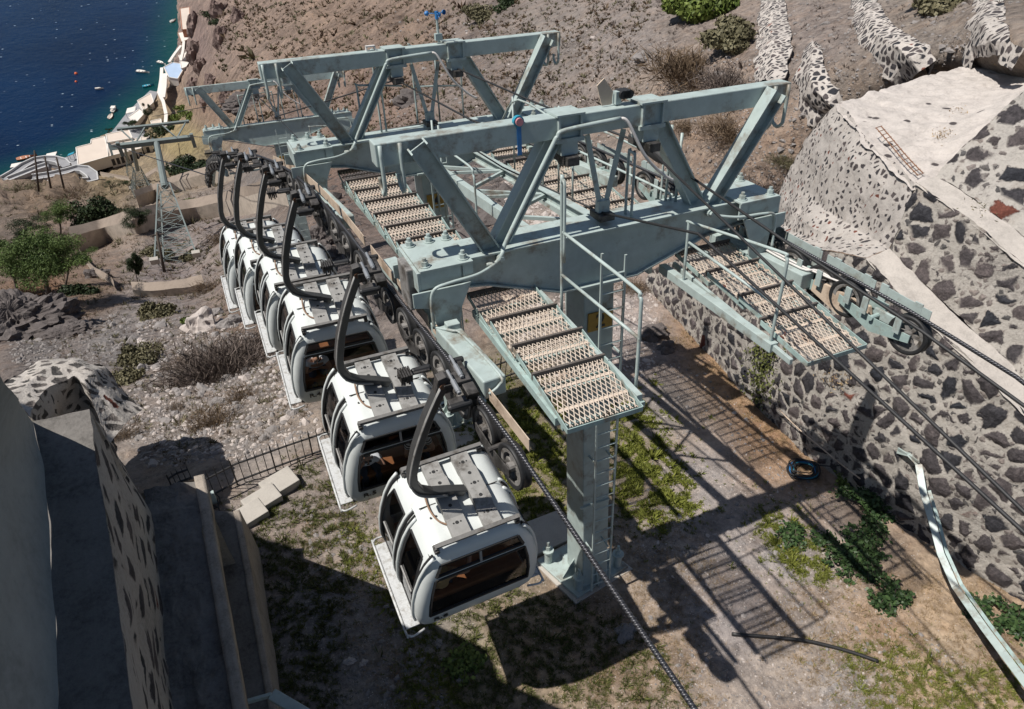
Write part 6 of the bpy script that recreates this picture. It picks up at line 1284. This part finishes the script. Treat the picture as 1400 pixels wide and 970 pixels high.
# ================================================================ PORT
M['pw'] = simple('whitewash', (.66, .62, .57), .8, 0, .06, .2, .02, .2); M['pcream'] = simple('cream_flat_roof', (.56, .48, .41), .85, 0, .07, .15, .02, .2); M['pgrey'] = simple('grey_quay_paving', (.24, .24, .25), .85, 0, .15, .15, .02, .3)
M['pramp'] = simple('shaded_whitewash', (.42, .42, .42), .85, 0, .12, .2); M['pblue'] = simple('pale_blue_awning', (.36, .46, .60), .6, 0, .06, .3); M['pbrown'] = simple('brown_rendered_wall', (.28, .17, .11), .85, 0, .15, .3); M['pdark'] = simple('dark_openings', (.03, .03, .035), .6, 0, .2, .5); M['pterr'] = simple('terracotta', (.38, .17, .10), .8, 0, .15, .5)  # ramp wall colour: whitewash with its grey-blue shading put into the tone
def building(label, poly, z, h, roof='pcream', wall='pw', parapet=.5, openings=0, name='port_building'):
    P = [onz(x, y, z) for x, y in poly]; c = sum(P)/len(P); o = np.array([c[0], c[1], z-h]); t = thing(name, label, 'building', loc=tuple(o)); R = [p-o for p in P]
    b = MB(); b.prism([r-np.array([0, 0, h]) for r in R], (0, 0, h-.3)); b.build('walls', wall, t)
    b = MB(); b.prism([r-np.array([0, 0, .3]) for r in R], (0, 0, .3)); rf = b.build('roof', roof, t)
    b = MB(); n = len(R)
    for i in range(n): p, q = R[i], R[(i+1) % n]; d = nrm(q-p); b.beam(p-d*.2, q+d*.2, .45, parapet)
    b.build('parapet', wall, t)
    if openings:
        best = min(range(n), key=lambda i: (R[i]+R[(i+1) % n])[1]); p, q = R[best], R[(best+1) % n]; d = nrm(q-p); nn_ = np.array([d[1], -d[0], 0]); nn_ = nn_ if nn_[1] < 0 else -nn_
        for k in range(openings): f = (k+.5)/openings; c2 = p*(1-f)+q*f-np.array([0, 0, h*.55]); b = MB(); b.obox(c2+nn_*.06, d*.8, nn_*.08, (0, 0, h*.26)); b.build('window', 'pdark', t)
    return t
quay = [(0, 252), (12, 243), (60, 228), (112, 206), (150, 184), (158, 174), (172, 156), (190, 138), (205, 124), (216, 126), (206, 148), (196, 172), (200, 196), (190, 214), (150, 224), (110, 232), (60, 244), (20, 258)]
b = MB(); b.prism([onz(x, y, -212.6)-np.array([0, 0, 3]) for x, y in quay], (0, 0, 3)); b.build('quay', 'pgrey', None, kind='structure')
building('largest cream flat roof of the port, with an L-shaped outline', [(104, 202), (124, 197), (125, 191), (143, 187), (149, 214), (107, 226)], -206, 6, openings=0)
building('long cream flat roof of the port, behind the lattice pylon columns', [(145, 184), (176, 178), (181, 189), (147, 195)], -205, 6)
building('port building with a row of dark windows below its cream roof', [(147, 197), (190, 189), (193, 203), (149, 214)], -206, 7, openings=7)
building('narrow cream building at the right end of the port row', [(192, 188), (204, 186), (206, 196), (194, 199)], -206, 6, openings=1)
building('white low terrace building by the quay bend', [(176, 160), (190, 150), (197, 156), (184, 170)], -209, 3, 'pw')
building('cream quay house behind the grey pavement', [(188, 138), (206, 128), (210, 140), (196, 152)], -208, 4)
building('small house behind the port conifer', [(206, 166), (220, 163), (221, 170), (209, 174)], -204, 5)
building('terrace restaurant under a pale blue barrel awning on the cove', [(224, 92), (236, 86), (250, 88), (250, 96), (243, 108), (231, 106)], -204, 5, 'pblue')
building('white annex right of the blue awning', [(246, 84), (258, 86), (254, 92), (248, 94)], -203, 5, 'pw')
building('tall white house with terracotta trim above the cove', [(246, 12), (259, 10), (260, 40), (249, 41)], -196, 10, 'pcream', 'pterr')
building('brown arched house below the white one on the cove', [(243, 45), (259, 43), (259, 54), (248, 58)], -201, 6, 'pw', 'pbrown', openings=3)
building('little white store beside the stairs to the cove', [(244, 76), (257, 70), (258, 80), (248, 86)], -204, 5, 'pw')
for lab, pts, z0, z1, w_ in [('first flight of the pale stairway on the cove', [(232, 88), (240, 76), (248, 66)], -206, -202, 1.6), ('second flight of the pale stairway on the cove', [(248, 86), (251, 72), (252, 60)], -204, -200, 1.6), ('pale lane curving down from the cove to the port', [(222, 96), (221, 112), (218, 130), (224, 142), (228, 160), (227, 176)], -208, -202, 1.8), ('pale lane beside the curved one', [(226, 104), (225, 122), (223, 136)], -206, -205, 3.0)]:
    b = MB(); Z = np.linspace(z0, z1, len(pts)); P = [onz(x, y, z)+np.array([0, 0, 1.0]) for (x, y), z in zip(pts, Z)]
    for p, q in zip(P[:-1], P[1:]): b.beam(p, q+(q-p)*.05, w_, 1.2)
    tag(b.build('stairway', 'pw'), lab, 'stairs')
# zigzag ramp at the left of the port
def ramp(label, pts, z0, z1, w_=5.0):
    Z = np.linspace(z0, z1, len(pts)); P = [onz(x, y, z) for (x, y), z in zip(pts, Z)]; t = thing('zigzag_ramp', label, 'ramp', loc=tuple(P[0])); o = P[0]; S = []
    for i, p in enumerate(P): d = P[min(i+1, len(P)-1)]-P[max(i-1, 0)]; d[2] = 0; d = nrm(d); S.append(np.array([d[1], -d[0], 0]))
    b = MB(); b.add(*patch([[p-o+s*w_/2 for p, s in zip(P, S)], [p-o-s*w_/2 for p, s in zip(P, S)]], nu=40, nv=3)); sm = b.build('roadway', 'pgrey', t); m = sm.modifiers.new('thickness', 'SOLIDIFY'); m.thickness = 3; m.offset = -1
    for sd in (-1, 1):
        b = MB(); Q = [p-o+s*sd*w_/2 for p, s in zip(P, S)]
        for p, q in zip(Q[:-1], Q[1:]): b.beam(p+np.array([0, 0, .2]), q+np.array([0, 0, .2]), .6, 1.9)
        b.build('ramp_wall', 'pramp', t)
ramp('upper limb of the whitewashed zigzag ramp behind the poles', [(6, 246), (20, 238), (34, 228), (48, 221), (60, 219), (72, 219), (84, 222), (90, 228)], -204, -200)
ramp('middle limb of the whitewashed zigzag ramp', [(12, 247), (30, 240), (50, 232), (66, 227)], -202, -199, 4)
ramp('lower limb of the whitewashed zigzag ramp with people on its terrace', [(44, 245), (70, 241), (92, 236), (104, 232), (116, 233), (126, 240), (128, 247), (112, 250), (96, 250), (66, 254)], -196, -193, 5)
for lab, (x0, y0, x1, y1), m_ in [('white boxy stall at the left end of the quay', (14, 230, 28, 238), 'pw'), ('white flat stall left of the orange boat', (14, 222, 30, 230), 'pw'), ('white awning on the quay beside the ramp', (62, 208, 76, 216), 'pw'), ('white tarp stall along the quay edge', (112, 210, 122, 216), 'pw'), ('grey-white tarp on the long quay', (126, 196, 134, 204), 'pw'), ('teal pool beside the largest port roof', (92, 208, 100, 214), 'teal'), ('white shade cloth on the quay bend', (172, 146, 184, 156), 'pw'), ('white cloth roof behind the quay bend', (154, 186, 168, 182), 'pw')]:
    z = -209.5; A_, B_, C_, D_ = onz(x0, y1, z), onz(x1, y1-3, z), onz(x1+2, y0, z), onz(x0+2, y0+3, z); c = (A_+C_)/2; b = MB(); b.prism([p-c for p in (A_, B_, C_, D_)], (0, 0, .25)); t = thing('market_stall', lab, 'stall', loc=tuple(c)); b.build('awning', m_, t); b = MB()
    for p in (A_, B_, C_, D_): b.beam((p-c)*.95-np.array([0, 0, 3]), (p-c)*.95, .2, .2, (1, 0, 0))
    b.build('stall_posts', 'pgrey', t)
# boats and buoys
def boat(label, px, py, L_, yaw, hull='pw', cover=None, name='boat'):
    c = onz(px, py, SEA+.1); t = thing(name, label, 'boat', loc=tuple(c), group='boats in the harbour'); t.rotation_euler = (0, 0, yaw); n = 9; vs = []; fs = []
    for i in range(n):
        f = i/(n-1); x = (f-.5)*L_; w_ = L_*.17*math.sin(math.pi*min(1, f*1.15+.18))**.6 if f < .99 else .03; sh = .25+.35*f**2
        vs += [(x, -w_, sh+.5), (x, -w_*.7, -.2), (x, 0, -.35), (x, w_*.7, -.2), (x, w_, sh+.5), (x, w_*.8, sh+.45), (x, 0, .25), (x, -w_*.8, sh+.45)]
    for i in range(n-1): fs += [(i*8+k, i*8+(k+1) % 8, (i+1)*8+(k+1) % 8, (i+1)*8+k) for k in range(8)]
    fs += [tuple(range(8)), tuple((n-1)*8+k for k in range(8))[::-1]]; b = MB(); b.add(vs, fs); b.build('hull', hull, t)
    b = MB(); b.box(-L_*.3, -L_*.26, -L_*.13, L_*.13, .3, .6); b.box(-L_*.05, 0, -L_*.14, L_*.14, .3, .62); b.box(L_*.12, L_*.16, -L_*.12, L_*.12, .35, .68); b.build('seats', 'pgrey' if hull == 'pw' else 'pw', t)
    if cover: b = MB(); b.box(-L_*.32, L_*.1, -L_*.15, L_*.15, 1.9, 2.05); b.build('canopy', cover, t)
for a in [('open white boat with blue inside, moored off the cove', 195.5, 99, 9, -.5), ('white boat berthed under the blue awning', 221, 87, 8, -.9), ('small white boat alone on the open water', 136, 122, 5, -.1), ('white boat at the top of the cove beside the brown house', 237, 29, 7, .9), ('green boat at the quay bend', 203, 118, 7, .2, 'teal')]: boat(*a)
boat('cream motor boat moored nearest the quay', 152, 159, 8, 1.3, 'pcream'); boat('white canopied boat tied ahead of the cream one', 156, 150, 8, 1.3, 'pw', 'pw'); boat('orange boat at the left end of the quay', 37, 216, 10, .25, 'orange_b' if False else 'pterr', 'buoy' if False else None)
M['buoy'] = simple('orange_buoy_plastic', (.75, .13, .03), .5, 0, .05, 1)
for lab, x, y, r in (('orange buoy floating off the port', 104, 101, 1.1), ('smaller orange buoy nearer the port', 104, 112, .8)):
    b = MB(); b.lathe((0, 0, -.2*r), (0, 0, 1), [(0, -r*.6), (r*.7, -r*.3), (r, .2*r), (r*.7, .8*r), (r*.2, 1.1*r), (0, 1.3*r)], 14); o = b.build('buoy', 'buoy', None, smooth=True); o.location = tuple(onz(x, y, SEA)); tag(o, lab, 'buoy')
# ================================================================ PASSENGERS
M['skin'] = simple('skin', (.45, .25, .17), .55, 0, .05, 10); M['hair_blond'] = simple('blond_hair', (.50, .33, .16), .6, 0, .2, 60); M['hair_dark'] = simple('dark_hair', (.03, .02, .015), .5, 0, .2, 60)
M['shirt_w'] = simple('white_cotton', (.74, .76, .80), .85, 0, .03, 10); M['jeans'] = simple('dark_trousers', (.04, .05, .08), .85, 0, .1, 20); M['shirt_t'] = simple('tan_cotton', (.50, .30, .17), .85, 0, .05, 14)
def striped():
    t = NT('striped_cotton'); c = t.n('ShaderNodeTexCoord').outputs['Object']; w_ = t.n('ShaderNodeTexWave', wave_type='BANDS', bands_direction='Z', i_Vector=c, i_Scale=8.0); t.set(Base_Color=t.ramp(w_.outputs[1], (.45, (.03, .03, .035)), (.55, (.7, .7, .7))), Roughness=.85); return t.m
M['shirt_s'] = striped()
def skinmesh(name, verts, edges, rad, mat, parent, root=0, sub=2):
    me = bpy.data.meshes.new(name); me.from_pydata(verts, edges, []); me.materials.append(M[mat]); o = bpy.data.objects.new(name, me); COL.objects.link(o); o.parent = parent
    me.attributes  # skin layer
    bm_ = bmesh.new(); bm_.from_mesh(me); ly = bm_.verts.layers.skin.verify()
    for v, r in zip(bm_.verts, rad): v[ly].radius = r if isinstance(r, tuple) else (r, r)
    bm_.verts.ensure_lookup_table(); bm_.verts[root][ly].use_root = True; bm_.to_mesh(me); bm_.free()
    s = o.modifiers.new('skin', 'SKIN'); s.use_smooth_shade = True; ss = o.modifiers.new('sub', 'SUBSURF'); ss.levels = sub; ss.render_levels = sub; return o
import bmesh
def person(label, cab, x, y, face, shirt, hair, long_hair=False, lean=(0, 0), arm='lap', trousers='jeans'):
    """seated passenger; face=+1 looks towards +y. Origin at the seat top."""
    base = np.array(cab.location)+np.array([x, y, -1.40]); t = thing('person', label, 'person', loc=tuple(base)); t.rotation_euler = (0, 0, 0 if face > 0 else math.pi); lx, ly = lean
    q = .86 if ly > .2 else 1.0; hp = (0, 0, .09); ch_ = (lx*.6, .02+ly*.6, .38*q); nk = (lx, ly, .53*q); hd = (lx*1.15, ly*1.15+.02, .65*q); ht = (lx*1.2, ly*1.2+.02, .77*q)
    sl, sr = (lx-.18, ly, .50*q), (lx+.18, ly, .50*q)
    if arm == 'lap': el, er, wl, wr = (lx-.25, ly+.1, .27), (lx+.25, ly+.1, .27), (-.12, .30, .20), (.12, .30, .20)
    elif arm == 'raised': el, er, wl, wr = (lx-.25, ly+.1, .27), (lx+.42, ly-.02, .40), (-.12, .30, .20), (lx+.50, ly+.14, .58)
    else: el, er, wl, wr = (lx-.28, ly+.14, .33), (lx+.25, ly+.16, .34), (-.05, .32, .42), (.08, .36, .44)
    V = [hp, ch_, nk, hd, ht, sl, el, wl, sr, er, wr, (-.10, .05, .07), (-.12, .42, .09), (-.12, .46, -.34), (-.12, .60, -.38), (.10, .05, .07), (.12, .42, .09), (.12, .46, -.34), (.12, .60, -.38)]
    E = [(0, 1), (1, 2), (2, 3), (3, 4), (1, 5), (5, 6), (6, 7), (1, 8), (8, 9), (9, 10), (0, 11), (11, 12), (12, 13), (13, 14), (0, 15), (15, 16), (16, 17), (17, 18)]
    R = [(.15, .12), (.15, .11), .05, (.085, .10), (.06, .075), .065, .045, .03, .065, .045, .03, .085, .06, .045, .035, .085, .06, .045, .035]
    # hands: palm and five fingers each
    for w_, e_, sgn in ((7, 6, 1), (10, 9, -1)):
        wv = np.array(V[w_]); d = nrm(wv-np.array(V[e_])); sd = nrm(np.cross(d, (0, 0, 1))); n0 = len(V); V.append(tuple(wv+d*.06)); R.append((.032, .018)); E.append((w_, n0))
        for k in range(4): o_ = (k-1.5)*.018; ln = (.06, .072, .068, .052)[k]; V += [tuple(wv+d*.095+sd*o_*sgn), tuple(wv+d*(.095+ln)+sd*o_*sgn-np.array([0, 0, .02]))]; R += [.009, .008]; E += [(n0, len(V)-2), (len(V)-2, len(V)-1)]
        V += [tuple(wv+d*.05+sd*.04*sgn), tuple(wv+d*.09+sd*.055*sgn)]; R += [.011, .009]; E += [(n0, len(V)-2), (len(V)-2, len(V)-1)]
    skinmesh('body', V, E, R, 'skin', t)
    sv = [(0, 0, .07), ch_, (lx*.9, ly*.9, .50*q), sl, tuple((np.array(sl)+np.array(el))/2), sr, tuple((np.array(sr)+np.array(er))/2)]; skinmesh('shirt', sv, [(0, 1), (1, 2), (1, 3), (3, 4), (1, 5), (5, 6)], [(.17, .14), (.172, .13), .075, .085, .068, .085, .068], shirt, t)
    tv = [(0, .0, .07), (-.10, .05, .07), (-.12, .43, .09), (-.12, .46, -.25), (.10, .05, .07), (.12, .43, .09), (.12, .46, -.25)]; skinmesh('trousers', tv, [(0, 1), (1, 2), (2, 3), (0, 4), (4, 5), (5, 6)], [(.16, .13), .10, .078, .062, .10, .078, .062], trousers, t)
    h_ = np.array(hd); hv = [tuple(h_+(0, -.02, .03)), tuple(h_+(0, -.045, .10)), tuple(h_+(0, .02, .135))]; he = [(0, 1), (1, 2)]; hr = [(.09, .085), .088, .07]
    if long_hair: hv += [tuple(h_+(0, -.075, -.10)), tuple(h_+(.0, -.10, -.24)), tuple(h_+(.01, -.09, -.36))]; he += [(0, 3), (3, 4), (4, 5)]; hr += [(.10, .06), (.11, .05), (.07, .03)]
    skinmesh('hair', hv, he, hr, hair, t)
    b = MB()                                    # face: nose, brow line with eyes, mouth, ears
    f0 = h_+(0, .095, 0); b.add([f0+(-.014, 0, -.02), f0+(.014, 0, -.02), f0+(0, .03, -.018), f0+(0, .0, .03)], [(0, 2, 3), (2, 1, 3), (0, 1, 2)]); 
    for s in (-1, 1): b.obox(h_+(s*.088, 0, 0), (.012, 0, 0), (0, .016, 0), (0, 0, .028))
    b.build('nose_and_ears', 'skin', t); b = MB()
    for s in (-1, 1): b.obox(h_+(s*.035, .09, .02), (.024 if shirt == 'shirt_w' else .012, 0, 0), (0, .012, 0), (0, 0, .014 if shirt == 'shirt_w' else .006))
    b.obox(h_+(0, .092, -.05), (.022, 0, 0), (0, .008, 0), (0, 0, .004)); b.build('sunglasses' if shirt == 'shirt_w' else 'eyes', 'black', t); return t
person('long-haired blond passenger with her back to the front window of the nearest cabin', cabins[0], -.48, -.50, 1, 'shirt_t', 'hair_blond', True, (0, -.12), 'raised')
person('passenger in white t-shirt and sunglasses at the left of the second cabin window', cabins[1], -.50, -.27, -1, 'shirt_w', 'hair_dark', False, (.04, .34), 'hold')
person('passenger in a black and white striped top at the right of the second cabin', cabins[1], .38, -.30, -1, 'shirt_s', 'hair_dark', True, (0, .26), 'lap')
person('passenger in white seated at the left rear of the second cabin', cabins[1], -.60, .45, -1, 'shirt_w', 'hair_dark', False, (0, 0), 'lap')
person('passenger in white seen dimly in the third cabin', cabins[2], -.45, -.22, -1, 'shirt_w', 'hair_dark', False, (0, .3), 'lap')
